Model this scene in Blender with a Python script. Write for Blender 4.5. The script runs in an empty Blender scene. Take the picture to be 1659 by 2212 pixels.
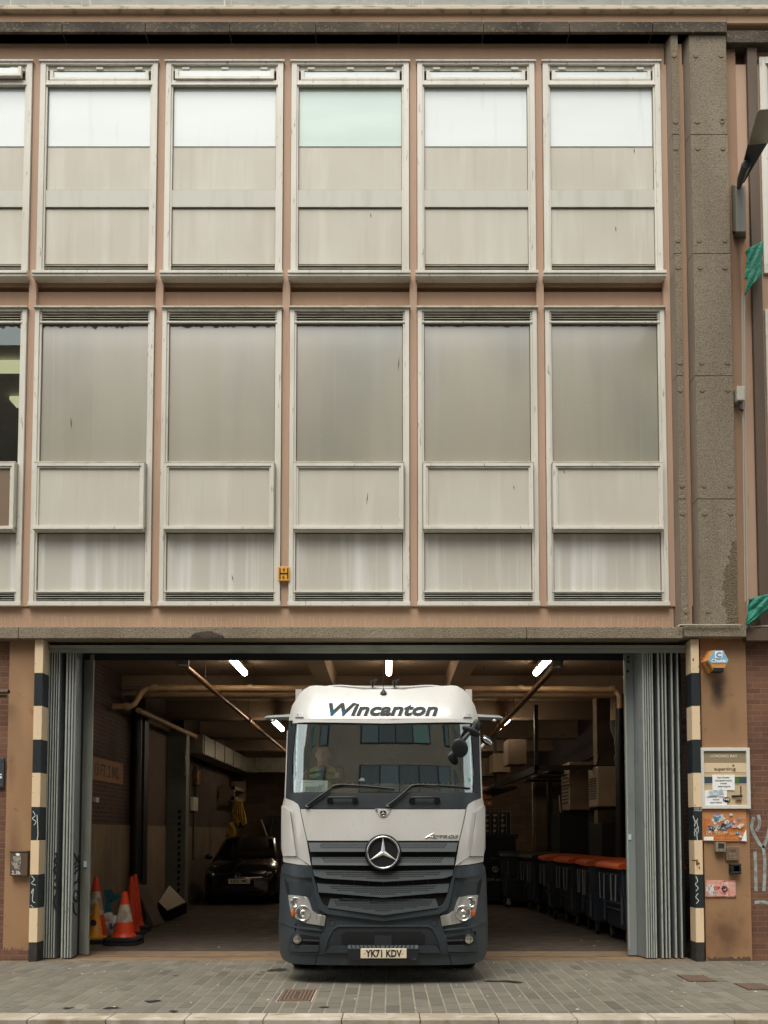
import bpy, bmesh, math, random
from mathutils import Vector, Matrix
R = math.radians
random.seed(7)
scene = bpy.context.scene
COL = scene.collection

# ---------------------------------------------------------------- camera, world, sun, exposure
FPX, HORIZ, UX, EYE = 1917.5, 1797.0, 840.0, 1.72      # focal length in picture units of a 1659 x 2212 view
PITCH = math.atan(0.0537)
cam = bpy.data.cameras.new('camera')
cam_o = bpy.data.objects.new('camera', cam)
COL.objects.link(cam_o)
cam_o.location = (0, 0, EYE)
cam_o.rotation_euler = (R(90) + PITCH, 0, 0)
cam.sensor_fit = 'VERTICAL'
cam.sensor_height = 36.0
cam.sensor_width = 27.0
cam.lens = FPX / 2212 * 36.0
cam.shift_x = (829.5 - 840.0) / 2212
cam.shift_y = (1694.0 - 1106.0) / 2212
cam.clip_end = 400
scene.camera = cam_o

SUN_EL, SUN_AZ = 65, 200                                # high, from behind the camera and a little left
w = bpy.data.worlds.new('World'); scene.world = w; w.use_nodes = True
nt = w.node_tree; nt.nodes.clear()
sky = nt.nodes.new('ShaderNodeTexSky'); sky.sky_type = 'NISHITA'; sky.sun_disc = False
sky.sun_elevation = R(SUN_EL); sky.sun_rotation = R(SUN_AZ)
sky.air_density = 1.0; sky.dust_density = 3.0; sky.ozone_density = 1.0
hs = nt.nodes.new('ShaderNodeHueSaturation'); hs.inputs['Saturation'].default_value = 0.08
bg = nt.nodes.new('ShaderNodeBackground'); bg.inputs['Strength'].default_value = 0.15
wo = nt.nodes.new('ShaderNodeOutputWorld')
nt.links.new(sky.outputs[0], hs.inputs['Color']); nt.links.new(hs.outputs[0], bg.inputs[0]); nt.links.new(bg.outputs[0], wo.inputs[0])
sl = bpy.data.lights.new('sun', 'SUN'); sl.energy = 1.15; sl.angle = R(35); sl.color = (1.0, 0.93, 0.80)
so = bpy.data.objects.new('sun', sl); COL.objects.link(so)
az = R(SUN_AZ)
sd = Vector((math.sin(az) * math.cos(R(SUN_EL)), math.cos(az) * math.cos(R(SUN_EL)), math.sin(R(SUN_EL))))
so.rotation_euler = sd.to_track_quat('Z', 'Y').to_euler(); so.location = (0, -20, 40)
scene.view_settings.view_transform = 'Standard'; scene.view_settings.look = 'None'
scene.view_settings.gamma = 1.0; scene.view_settings.exposure = 0.86
TUBE = 13.0                                              # strength of the lit tubes inside the bay
scene.cycles.use_denoising = True
scene.cycles.max_bounces = 8

def Wp(u, v, Y):
    """picture point of the 1659 x 2212 view -> world X, Z on the vertical plane at distance Y"""
    a = (u - UX) / FPX; b = (1694.0 - v) / FPX
    yw = math.cos(PITCH) - math.sin(PITCH) * b; zw = math.sin(PITCH) + math.cos(PITCH) * b
    t = Y / yw
    return a * t, EYE + zw * t
def VZ(v, Y=12.0): return Wp(840, v, Y)[1]
def UXw(u, v, Y=12.0): return Wp(u, v, Y)[0]

# ---------------------------------------------------------------- materials
def lin(c):
    if isinstance(c, str):
        c = [int(c[i:i + 2], 16) / 255 for i in (1, 3, 5)]
        c = [x / 12.92 if x <= .04045 else ((x + .055) / 1.055) ** 2.4 for x in c]
    return (c[0], c[1], c[2], 1)
class NG:
    def __init__(s, nt): s.nt = nt
    def n(s, t, **k):
        x = s.nt.nodes.new('ShaderNode' + t)
        for a, b in k.items(): setattr(x, a, b)
        return x
    def l(s, a, b): s.nt.links.new(a, b)
def mat(name, color, rough=.6, metal=0., layers=(), bump=None, spec=.5, coat=0., emit=None, trans=0., brick=None, ior=None, rvar=0., smudges=()):
    """layers: (scale xyz, lo, hi, colour, amount, detail); bump: (scale, strength, distance); brick: (axis, w, h, mortar colour, colour2)"""
    m = bpy.data.materials.new(name); m.use_nodes = True
    g = NG(m.node_tree); b = m.node_tree.nodes['Principled BSDF']
    b.inputs['Roughness'].default_value = rough; b.inputs['Metallic'].default_value = metal
    b.inputs['Specular IOR Level'].default_value = spec; b.inputs['Coat Weight'].default_value = coat
    b.inputs['Coat Roughness'].default_value = .08
    b.inputs['Base Color'].default_value = lin(color)
    if trans: b.inputs['Transmission Weight'].default_value = trans
    if ior: b.inputs['IOR'].default_value = ior
    if emit: b.inputs['Emission Color'].default_value = lin(emit[0]); b.inputs['Emission Strength'].default_value = emit[1]
    pos = None
    if layers or bump or brick or rvar or smudges:
        pos = g.n('NewGeometry').outputs['Position']
    cur = None
    if brick:
        ax, bw, bh, mc, c2 = brick
        sp = g.n('SeparateXYZ'); g.l(pos, sp.inputs[0]); cb = g.n('CombineXYZ')
        g.l(sp.outputs[ax], cb.inputs[0]); g.l(sp.outputs[2], cb.inputs[1])
        br = g.n('TexBrick'); g.l(cb.outputs[0], br.inputs[0])
        br.inputs['Scale'].default_value = 1; br.inputs['Brick Width'].default_value = bw; br.inputs['Row Height'].default_value = bh
        br.inputs['Mortar Size'].default_value = .006; br.inputs['Mortar Smooth'].default_value = .2; br.inputs['Bias'].default_value = -.1
        br.inputs['Color1'].default_value = lin(color); br.inputs['Color2'].default_value = lin(c2); br.inputs['Mortar'].default_value = lin(mc)
        cur = br.outputs['Color']
        bm = g.n('Bump'); bm.inputs['Strength'].default_value = .7; bm.inputs['Distance'].default_value = .012; bm.invert = True
        g.l(br.outputs['Fac'], bm.inputs['Height']); g.l(bm.outputs[0], b.inputs['Normal'])
    for L in layers:
        sc, lo, hi, c2, amt = L[:5]; det = L[5] if len(L) > 5 else 4
        mp = g.n('Mapping'); g.l(pos, mp.inputs[0]); mp.inputs['Scale'].default_value = sc if isinstance(sc, tuple) else (sc,) * 3
        mp.inputs['Location'].default_value = (random.uniform(0, 9), random.uniform(0, 9), random.uniform(0, 9))
        no = g.n('TexNoise'); no.inputs['Scale'].default_value = 1; no.inputs['Detail'].default_value = det
        g.l(mp.outputs[0], no.inputs[0])
        mr = g.n('MapRange'); mr.inputs[1].default_value = lo; mr.inputs[2].default_value = hi; mr.inputs[4].default_value = amt
        g.l(no.outputs[0], mr.inputs[0])
        mx = g.n('Mix', data_type='RGBA'); g.l(mr.outputs[0], mx.inputs[0])
        if cur is None: mx.inputs[6].default_value = lin(color)
        else: g.l(cur, mx.inputs[6])
        mx.inputs[7].default_value = lin(c2); cur = mx.outputs[2]
    for (cx, cz, rx, rz, c2, amt, ns) in smudges:      # stains with a shape of their own: centre, radii, colour, amount, raggedness
        sp = g.n('Mapping'); g.l(pos, sp.inputs[0]); sp.inputs['Location'].default_value = (-cx / rx, 0, -cz / rz); sp.inputs['Scale'].default_value = (1 / rx, 0, 1 / rz)
        no = g.n('TexNoise'); no.inputs['Scale'].default_value = ns; no.inputs['Detail'].default_value = 5; g.l(pos, no.inputs[0])
        vl = g.n('VectorMath', operation='LENGTH'); g.l(sp.outputs[0], vl.inputs[0])
        ad = g.n('Math', operation='MULTIPLY_ADD'); g.l(no.outputs[0], ad.inputs[0]); ad.inputs[1].default_value = 1.4; g.l(vl.outputs['Value'], ad.inputs[2])
        mr = g.n('MapRange'); mr.inputs[1].default_value = 1.5; mr.inputs[2].default_value = .8; mr.inputs[4].default_value = amt; g.l(ad.outputs[0], mr.inputs[0])
        mx = g.n('Mix', data_type='RGBA'); g.l(mr.outputs[0], mx.inputs[0])
        if cur is None: mx.inputs[6].default_value = lin(color)
        else: g.l(cur, mx.inputs[6])
        mx.inputs[7].default_value = lin(c2); cur = mx.outputs[2]
    if cur is not None: g.l(cur, b.inputs['Base Color'])
    if rvar:
        no = g.n('TexNoise'); no.inputs['Scale'].default_value = 3; g.l(pos, no.inputs[0])
        mr = g.n('MapRange'); mr.inputs[1].default_value = .3; mr.inputs[2].default_value = .7
        mr.inputs[3].default_value = max(.02, rough - rvar); mr.inputs[4].default_value = rough + rvar
        g.l(no.outputs[0], mr.inputs[0]); g.l(mr.outputs[0], b.inputs['Roughness'])
    if bump:
        no = g.n('TexNoise'); no.inputs['Scale'].default_value = bump[0]; no.inputs['Detail'].default_value = 5; g.l(pos, no.inputs[0])
        bm2 = g.n('Bump'); bm2.inputs['Strength'].default_value = bump[1]; bm2.inputs['Distance'].default_value = bump[2]
        g.l(no.outputs[0], bm2.inputs['Height'])
        if brick: g.l(bm.outputs[0], bm2.inputs['Normal'])
        g.l(bm2.outputs[0], b.inputs['Normal'])
    return m
def glass_mat(name, tint, refl, rough=.0, dirt=0.):
    m = bpy.data.materials.new(name); m.use_nodes = True; g = NG(m.node_tree); m.node_tree.nodes.clear()
    o = g.n('OutputMaterial'); t = g.n('BsdfTransparent'); t.inputs[0].default_value = lin(tint)
    gl = g.n('BsdfGlossy'); gl.inputs['Roughness'].default_value = rough; gl.inputs[0].default_value = (.92, 1, .98, 1)
    lw = g.n('LayerWeight'); lw.inputs[0].default_value = .25
    mr = g.n('MapRange'); mr.inputs[3].default_value = refl; mr.inputs[4].default_value = 1
    g.l(lw.outputs['Fresnel'], mr.inputs[0]); mx = g.n('MixShader')
    g.l(mr.outputs[0], mx.inputs[0]); g.l(t.outputs[0], mx.inputs[1]); g.l(gl.outputs[0], mx.inputs[2])
    g.l(mx.outputs[0], o.inputs[0])
    return m

M = {}
M['pink'] = mat('rose_render', '#b6977b', .85, layers=[((.5, .5, .35), .35, .7, '#a4836a', .55), ((9, 9, .5), .55, .8, '#c9a78f', .35), (3, .6, .8, '#8f6d57', .35)], bump=(120, .25, .004))
M['pink_frame'] = mat('rose_render_pier', '#bd9f88', .85, layers=[((.8, .8, .4), .35, .7, '#a98a72', .6), ((30, 30, 2), .62, .8, '#8a6650', .4)], bump=(90, .25, .004))
M['white'] = mat('white_window_paint', '#d9d5c8', .5, layers=[((1.1, 1.1, .5), .45, .7, '#b9b5a5', .6), ((7, 7, .8), .55, .8, '#a8a392', .5), ((30, 30, 5), .64, .74, '#5f584a', .7)], bump=(60, .12, .003))
M['frame_dirty'] = mat('weathered_window_paint', '#c2bfae', .55, layers=[((5, 5, 14), .45, .7, '#8e8772', .6), ((30, 30, 30), .62, .75, '#4e4738', .6)])
M['panel'] = mat('cream_infill_panel', '#c6c2b3', .5, layers=[((.9, .9, .6), .35, .7, '#b7ad9b', .6), ((4, 4, .5), .52, .8, '#dcd8cb', .5), ((14, 14, .7), .58, .8, '#a59e8c', .3), (30, .74, .8, '#8b7a63', .6)], spec=.4)
M['panel_low'] = mat('streaked_white_panel', '#c6c3b7', .45, layers=[((.8, .8, .6), .35, .7, '#b7b0a0', .6), ((5, 5, .25), .5, .74, '#e9e9e4', .7), ((15, 15, .3), .56, .76, '#e9e9e4', .4), (30, .75, .8, '#8b7a63', .6)], spec=.5)
M['rail'] = mat('pale_green_rail', '#c1c0b3', .5, layers=[((6, 6, 1), .5, .75, '#a5a594', .5)])
M['slot'] = mat('vent_slot_dark', '#2a251e', .8)
M['frost'] = mat('frosted_glass', '#8e8770', .30, layers=[((.45, .45, .12), .35, .7, '#aaa38c', .8), ((.8, .8, .45), .47, .66, '#787a68', .65, 2), ((3.5, 3.5, .22), .45, .75, '#a8a598', .4), ((14, 14, .3), .6, .8, '#b1aea0', .25), ((25, 25, 12), .66, .76, '#b5b3a8', .4)], spec=1.0, coat=1.0, ior=1.8)  # grey-green layer paints cloudy reflections into the glass colour
M['sky_glass'] = mat('painted_sky_glass', '#dfe6e0', .12, layers=[((.5, .5, 2.2), .35, .7, '#d2dad3', .6), ((9, 9, .8), .6, .8, '#b3b9ad', .3)], spec=.9, coat=1.0)  # pale colour paints sky reflection over white blinds into the glass
M['sky_glass_teal'] = mat('green_painted_sky_glass', '#cbe0d2', .12, layers=[((.5, .5, 2.2), .35, .7, '#b2c9ba', .7)], spec=.9, coat=1.0)  # same painted sky reflection with a green tint
M['clear'] = glass_mat('clear_window_glass', '#b9c2b8', .10)
M['windscreen'] = glass_mat('windscreen_glass', '#f6faf7', .165)
M['concrete'] = mat('pebbledash_concrete', '#8e8370', .95, layers=[((1.2, 1.2, .5), .35, .7, '#766b59', .6), (55, .5, .62, '#5b4d3d', .65, 6), (70, .56, .7, '#ab9d86', .5, 6), ((3, 3, .35), .5, .72, '#675943', .45)], bump=(75, .9, .014))
M['concrete_wet'] = mat('stained_pebbledash', '#75674f', .9, layers=[(60, .5, .6, '#4d4232', .7, 6), (45, .56, .68, '#9d8c70', .6, 6)], bump=(60, 1., .035))
M['conc_smooth'] = mat('splay_concrete', '#85796a', .9, layers=[((4, 4, .6), .4, .7, '#6a5b49', .6), (60, .6, .7, '#4f4334', .4)], bump=(80, .4, .01))
M['soffit'] = mat('dark_brown_concrete', '#604f47', .95, layers=[((2, 2, 6), .4, .7, '#2b2422', .8), (30, .6, .75, '#75664f', .5)], bump=(60, .6, .02))  # dark brown base with darker and paler blotches
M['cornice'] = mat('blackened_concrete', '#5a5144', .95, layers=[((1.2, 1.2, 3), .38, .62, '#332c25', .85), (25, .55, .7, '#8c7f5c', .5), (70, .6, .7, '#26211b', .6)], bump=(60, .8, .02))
M['tan_margin'] = mat('tan_render_margin', '#a4856a', .85, layers=[((1, 1, .4), .35, .7, '#8d6f56', .7), ((30, 30, 3), .64, .8, '#6c4f3a', .4)], bump=(90, .25, .004))
M['lead'] = mat('grey_roof_flashing', '#8e9287', .6, layers=[((3, 3, 8), .4, .7, '#6f7268', .6), ((20, 20, 3), .62, .75, '#c9c5b2', .7)])
M['cap'] = mat('pale_stone_coping', '#c9b9a0', .8, layers=[((6, 6, 20), .52, .7, '#6b5c48', .7)])
M['band'] = mat('peach_fascia', '#d0ad8d', .8, layers=[((1.5, 1.5, 4), .4, .7, '#bb9a79', .6), (20, .7, .78, '#4c3a2a', .8)])
M['brown'] = mat('brown_painted_render', '#9d7b58', .6, layers=[((.9, .9, .7), .38, .68, '#8a6445', .7), ((2.5, 2.5, 1.4), .5, .72, '#b08a63', .5), (9, .66, .8, '#6d4a33', .5)], bump=(30, .2, .008),
    smudges=[(4.46, 3.62, .16, .34, '#33281f', .85, 3), (4.66, 2.75, .10, .28, '#5d4433', .75, 3), (4.66, 3.25, .13, .3, '#7a5c42', .6, 3), (4.5, .35, .4, .45, '#5a3f2d', .75, 4), (-5.05, 1.6, .16, .5, '#6f4f38', .6, 3), (4.45, 1.55, .22, .3, '#5b4433', .5, 4), (-5.1, 2.5, .1, .5, '#7d5d43', .6, 3)])
M['brown_dark'] = mat('dark_brown_render', '#5b4a3a', .7, layers=[((2, 2, .6), .4, .7, '#453729', .7), (25, .68, .75, '#8a755c', .6)], bump=(30, .3, .008))
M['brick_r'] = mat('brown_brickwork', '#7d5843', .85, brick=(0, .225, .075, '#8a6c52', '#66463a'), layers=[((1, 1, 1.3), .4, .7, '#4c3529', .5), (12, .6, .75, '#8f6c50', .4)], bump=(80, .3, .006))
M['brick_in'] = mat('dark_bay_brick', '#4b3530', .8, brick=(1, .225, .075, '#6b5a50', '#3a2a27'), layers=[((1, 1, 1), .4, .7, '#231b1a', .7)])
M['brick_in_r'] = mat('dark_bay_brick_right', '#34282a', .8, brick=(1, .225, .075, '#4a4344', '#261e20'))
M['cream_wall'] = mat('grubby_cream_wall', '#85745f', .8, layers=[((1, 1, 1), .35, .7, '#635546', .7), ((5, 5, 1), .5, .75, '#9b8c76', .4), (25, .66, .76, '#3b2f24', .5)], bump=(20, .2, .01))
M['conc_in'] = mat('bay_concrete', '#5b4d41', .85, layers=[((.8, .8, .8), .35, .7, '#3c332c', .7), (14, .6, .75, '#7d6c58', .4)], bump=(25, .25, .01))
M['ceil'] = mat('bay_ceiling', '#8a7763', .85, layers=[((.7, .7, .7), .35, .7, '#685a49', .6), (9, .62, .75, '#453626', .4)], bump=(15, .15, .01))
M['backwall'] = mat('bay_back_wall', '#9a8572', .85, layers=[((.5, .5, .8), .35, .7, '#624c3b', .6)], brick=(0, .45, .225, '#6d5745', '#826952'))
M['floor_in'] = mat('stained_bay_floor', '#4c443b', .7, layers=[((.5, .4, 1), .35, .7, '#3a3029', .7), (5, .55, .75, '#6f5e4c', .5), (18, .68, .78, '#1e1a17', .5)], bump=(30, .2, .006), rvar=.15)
M['threshold'] = mat('rusty_threshold', '#76624d', .75, layers=[((1.2, 6, 1), .4, .7, '#8f7352', .6), ((.7, 3, 1), .5, .7, '#55473a', .8), ((6, 14, 1), .52, .7, '#43372b', .6)], bump=(30, .3, .01))
M['door'] = mat('grey_green_door_steel', '#868c8b', .5, metal=.0, layers=[((3, 3, .5), .4, .7, '#727876', .6), ((30, 30, 3), .66, .76, '#8f8266', .5), ((2, 2, 3), .6, .75, '#575b55', .4)], bump=(20, .08, .004), spec=.5)
M['door_edge'] = mat('worn_door_edge', '#a8ada4', .5, layers=[((30, 30, 8), .55, .7, '#777b73', .6)])
M['door_dark'] = mat('door_gap_dark', '#1b2124', .7)
M['jamb'] = mat('galvanised_jamb', '#8b8f86', .6, layers=[((8, 8, 2), .4, .7, '#74776d', .7), (40, .64, .74, '#5a4c3a', .6)], bump=(60, .2, .005))
M['track'] = mat('painted_track_steel', '#9aa096', .5, layers=[((2, 2, 10), .5, .7, '#70756c', .6), (20, .7, .78, '#7b4a2c', .7)])
M['stripe_w'] = mat('cream_guard_paint', '#e6cfac', .45, layers=[((2, 2, 1), .4, .7, '#dcbf97', .6), (22, .68, .74, '#7b4e28', .8), ((25, 25, 4), .66, .75, '#b38a5b', .5)], coat=.2)
M['stripe_b'] = mat('black_guard_paint', '#262d30', .4, layers=[(15, .62, .75, '#4b4f4c', .5), (30, .7, .76, '#6d5a40', .5)], coat=.2)
M['stripe_base'] = mat('scuffed_black_base', '#2d2b27', .7, layers=[(10, .5, .7, '#4f473b', .6)])
M['kerb'] = mat('pale_granite_kerb', '#aea593', .85, layers=[((1.2, 1.2, 1), .4, .65, '#8f8370', .8), ((4, 4, 1), .52, .7, '#c6bfb0', .7), ((3, 9, 1), .55, .7, '#756348', .7), (22, .6, .7, '#7d7464', .5)], bump=(90, .5, .006))
M['mortar'] = mat('sandy_jointing', '#8b8474', .95, layers=[(3, .4, .7, '#6e6858', .6)])
M['asphalt'] = mat('road_asphalt', '#4a4a48', .9, layers=[(2, .4, .7, '#3b3b3a', .5)], bump=(100, .5, .01))
M['black'] = mat('matt_black_plastic', '#15181a', .5, layers=[(8, .5, .75, '#22272a', .4)])
M['void'] = mat('black_recess', '#06080a', .9)
M['tyre'] = mat('tyre_rubber', '#17171a', .85, bump=(60, .3, .005))
M['steel'] = mat('bright_steel', '#b8b8b4', .25, metal=1.)
M['chrome'] = mat('chrome', '#e6e8e8', .08, metal=1.)
M['galv'] = mat('galvanised_sheet', '#8a8578', .42, metal=.7, layers=[(6, .4, .7, '#6c675c', .6)])
M['iron'] = mat('rusty_cast_iron', '#4a3a32', .8, metal=.2, layers=[(20, .45, .7, '#6e4c38', .7)], bump=(90, .4, .005))
M['darksteel'] = mat('dark_painted_steel', '#20201f', .5, layers=[(5, .5, .7, '#2f2c29', .5)])
def ink(name, c, rough=.6): M[name] = mat(name, c, rough); return M[name]

# ---------------------------------------------------------------- mesh building
class MB:
    def __init__(s): s.bm = bmesh.new(); s.mi = 0
    def quad(s, pts):
        f = s.bm.faces.new([s.bm.verts.new(p) for p in pts]); f.material_index = s.mi; return f
    def box(s, x0, x1, y0, y1, z0, z1, mi=None):
        if mi is None: mi = s.mi
        v = [s.bm.verts.new((x, y, z)) for z in (z0, z1) for y in (y0, y1) for x in (x0, x1)]
        for a in ((0, 2, 3, 1), (4, 5, 7, 6), (0, 1, 5, 4), (2, 6, 7, 3), (0, 4, 6, 2), (1, 3, 7, 5)):
            f = s.bm.faces.new([v[i] for i in a]); f.material_index = mi
        return s
    def prism(s, pts, d, mi=None):
        """closed polygon pts (3-D) swept by vector d"""
        d = Vector(d); a = [s.bm.verts.new(p) for p in pts]; b = [s.bm.verts.new(Vector(p) + d) for p in pts]; n = len(pts)
        fs = [s.bm.faces.new(a), s.bm.faces.new(b[::-1])]
        for i in range(n): fs.append(s.bm.faces.new((a[i], b[i], b[(i + 1) % n], a[(i + 1) % n])))
        for f in fs: f.material_index = s.mi if mi is None else mi
        return s
    def tube(s, pts, r, seg=10, cap=True, mi=None):
        pts = [Vector(p) for p in pts]; rings = []; n = len(pts); up = None
        for i, p in enumerate(pts):
            t = (pts[min(i + 1, n - 1)] - pts[max(i - 1, 0)]).normalized()
            if up is None: up = t.orthogonal().normalized()
            up = (up - t * up.dot(t));
            up = up.normalized() if up.length > 1e-6 else t.orthogonal().normalized()
            q = t.cross(up); rr = r[i] if isinstance(r, (list, tuple)) else r
            rings.append([s.bm.verts.new(p + (up * math.cos(a) + q * math.sin(a)) * rr) for a in [2 * math.pi * k / seg for k in range(seg)]])
        m = s.mi if mi is None else mi
        for a, b in zip(rings, rings[1:]):
            for k in range(seg):
                f = s.bm.faces.new((a[k], a[(k + 1) % seg], b[(k + 1) % seg], b[k])); f.material_index = m
        if cap:
            s.bm.faces.new(rings[0][::-1]).material_index = m; s.bm.faces.new(rings[-1]).material_index = m
        return s
    def lathe(s, prof, c, seg=24, axis='Z', mi=None):
        """prof: (radius, height) list along the axis"""
        rings = []; m = s.mi if mi is None else mi
        for r, h in prof:
            ring = []
            for k in range(seg):
                a = 2 * math.pi * k / seg; x, y = r * math.cos(a), r * math.sin(a)
                p = {'Z': (x, y, h), 'Y': (x, h, y), 'X': (h, x, y)}[axis]
                ring.append(s.bm.verts.new((c[0] + p[0], c[1] + p[1], c[2] + p[2])))
            rings.append(ring)
        for a, b in zip(rings, rings[1:]):
            for k in range(seg):
                f = s.bm.faces.new((a[k], a[(k + 1) % seg], b[(k + 1) % seg], b[k])); f.material_index = m
        s.bm.faces.new(rings[0][::-1]).material_index = m; s.bm.faces.new(rings[-1]).material_index = m
        return s
    def ell(s, c, r, seg=20, rings=12, rot=None, mi=None):
        mt = Matrix.Translation(c) @ (rot.to_4x4() if rot else Matrix.Identity(4)) @ Matrix.Diagonal((r[0], r[1], r[2], 1))
        n0 = len(s.bm.faces)
        bmesh.ops.create_uvsphere(s.bm, u_segments=seg, v_segments=rings, radius=1, matrix=mt)
        s.bm.faces.ensure_lookup_table()
        for f in s.bm.faces[n0:]: f.material_index = s.mi if mi is None else mi
        return s
    def loft(s, secs, cap=True, closed=True, mi=None):
        rings = [[s.bm.verts.new(p) for p in q] for q in secs]; n = len(rings[0]); m = s.mi if mi is None else mi
        for a, b in zip(rings, rings[1:]):
            for k in range(n if closed else n - 1):
                s.bm.faces.new((a[k], a[(k + 1) % n], b[(k + 1) % n], b[k])).material_index = m
        if cap: s.bm.faces.new(rings[0][::-1]).material_index = m; s.bm.faces.new(rings[-1]).material_index = m
        return s
    def build(s, name, mats, parent=None, smooth=None, bevel=0, recalc=True):
        bm = s.bm
        if recalc: bmesh.ops.recalc_face_normals(bm, faces=bm.faces[:])
        if not isinstance(mats, (list, tuple)): mats = [mats]
        off = Vector((0, 0, 0))
        if parent is not None: off = root_of(parent)
        else:
            xs = [v.co for v in bm.verts]
            off = Vector(((min(p.x for p in xs) + max(p.x for p in xs)) / 2, (min(p.y for p in xs) + max(p.y for p in xs)) / 2, min(p.z for p in xs)))
        bmesh.ops.translate(bm, verts=bm.verts[:], vec=-off)
        me = bpy.data.meshes.new(name); bm.to_mesh(me); bm.free()
        for m in mats: me.materials.append(M[m] if isinstance(m, str) else m)
        o = bpy.data.objects.new(name, me); COL.objects.link(o)
        if parent is not None: o.parent = parent; o['_o'] = list(off)
        else: o.location = off; o['_o'] = list(off)
        if smooth is not None:
            me.shade_smooth(); me.set_sharp_from_angle(angle=R(smooth))
        if bevel:
            b = o.modifiers.new('bevel', 'BEVEL'); b.width = bevel; b.segments = 2; b.limit_method = 'ANGLE'; b.angle_limit = R(40)
        return o
ORG = {}
def root_of(o): return Vector(o['_o'])
def thing(name, label, cat, loc=(0, 0, 0), group=None):
    o = bpy.data.objects.new(name, None); COL.objects.link(o); o.location = loc; o.empty_display_size = .1
    o['_o'] = list(loc); return tag(o, label, cat, group)
def tag(o, label=None, cat=None, group=None, kind=None):
    if label: o['label'] = label
    if cat: o['category'] = cat
    if group: o['group'] = group
    if kind: o['kind'] = kind
    return o
def struct(o): o['kind'] = 'structure'; return o
def copy_tree(o, parent=None):
    c = o.copy(); COL.objects.link(c); c.parent = parent
    for ch in [x for x in o.children]: copy_tree(ch, c)
    return c
def box(name, m, x0, x1, y0, y1, z0, z1, parent=None, bevel=0):
    return MB().box(x0, x1, y0, y1, z0, z1).build(name, m, parent, bevel=bevel)
def text(name, body, m, rect, Yf, parent=None, shear=0., weight=0., thick=.002, facing='Y', space=1.):
    """letters fitted in rect (x0, x1, z0, z1) on the surface Y = Yf(x, z); facing X: rect is (y0, y1, z0, z1) on a wall at X = Yf"""
    cu = bpy.data.curves.new(name, 'FONT'); cu.body = body; cu.align_x = 'CENTER'; cu.offset = weight; cu.extrude = .02; cu.resolution_u = 3
    cu.shear = shear; cu.space_character = space
    o = bpy.data.objects.new('tmp_text', cu); COL.objects.link(o)
    dg = bpy.context.evaluated_depsgraph_get(); dg.update()
    me = bpy.data.meshes.new_from_object(o.evaluated_get(dg)); bpy.data.objects.remove(o); bpy.data.curves.remove(cu)
    bm = bmesh.new(); bm.from_mesh(me); bpy.data.meshes.remove(me)
    xs = [v.co.x for v in bm.verts]; ys = [v.co.y for v in bm.verts]
    ax, bx, ay, by = min(xs), max(xs), min(ys), max(ys)
    for v in bm.verts:
        a = rect[0] + (v.co.x - ax) / (bx - ax) * (rect[1] - rect[0]); z = rect[2] + (v.co.y - ay) / (by - ay) * (rect[3] - rect[2])
        front = v.co.z > 0
        if facing == 'Y':
            y = Yf(a, z) if callable(Yf) else Yf
            v.co = (a, y - (thick if front else 0), z)
        else: v.co = (Yf + (thick if front else 0), a, z)
    s = MB(); s.bm.free(); s.bm = bm
    for f in bm.faces: f.material_index = 0
    return s.build(name, m, parent)
def stroke(name, m, lines, r, Y, parent, flat=.0015):
    """painted strokes: flat ribbons of half-width r along picture-space-free (x, z) lines on plane Y"""
    s = MB()
    for ln in lines:
        pts = [Vector((p[0], 0, p[1])) for p in ln]; L = []
        for i, p in enumerate(pts):
            t = (pts[min(i + 1, len(pts) - 1)] - pts[max(i - 1, 0)]).normalized(); q = Vector((-t.z, 0, t.x))
            L.append((p + q * r, p - q * r))
        for (a, b), (c, d) in zip(L, L[1:]):
            s.quad([(a.x, Y - flat, a.z), (b.x, Y - flat, b.z), (d.x, Y - flat, d.z), (c.x, Y - flat, c.z)])
    return s.build(name, m, parent, recalc=False)
def spline(pts, n=6):
    out = []
    P = [Vector(p) for p in pts]
    for i in range(len(P) - 1):
        p0, p1, p2, p3 = P[max(i - 1, 0)], P[i], P[i + 1], P[min(i + 2, len(P) - 1)]
        for k in range(n):
            t = k / n
            out.append(.5 * ((2 * p1) + (p2 - p0) * t + (2 * p0 - 5 * p1 + 4 * p2 - p3) * t * t + (3 * p1 - p0 - 3 * p2 + p3) * t ** 3))
    out.append(P[-1]); return [tuple(p) for p in out]

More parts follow.
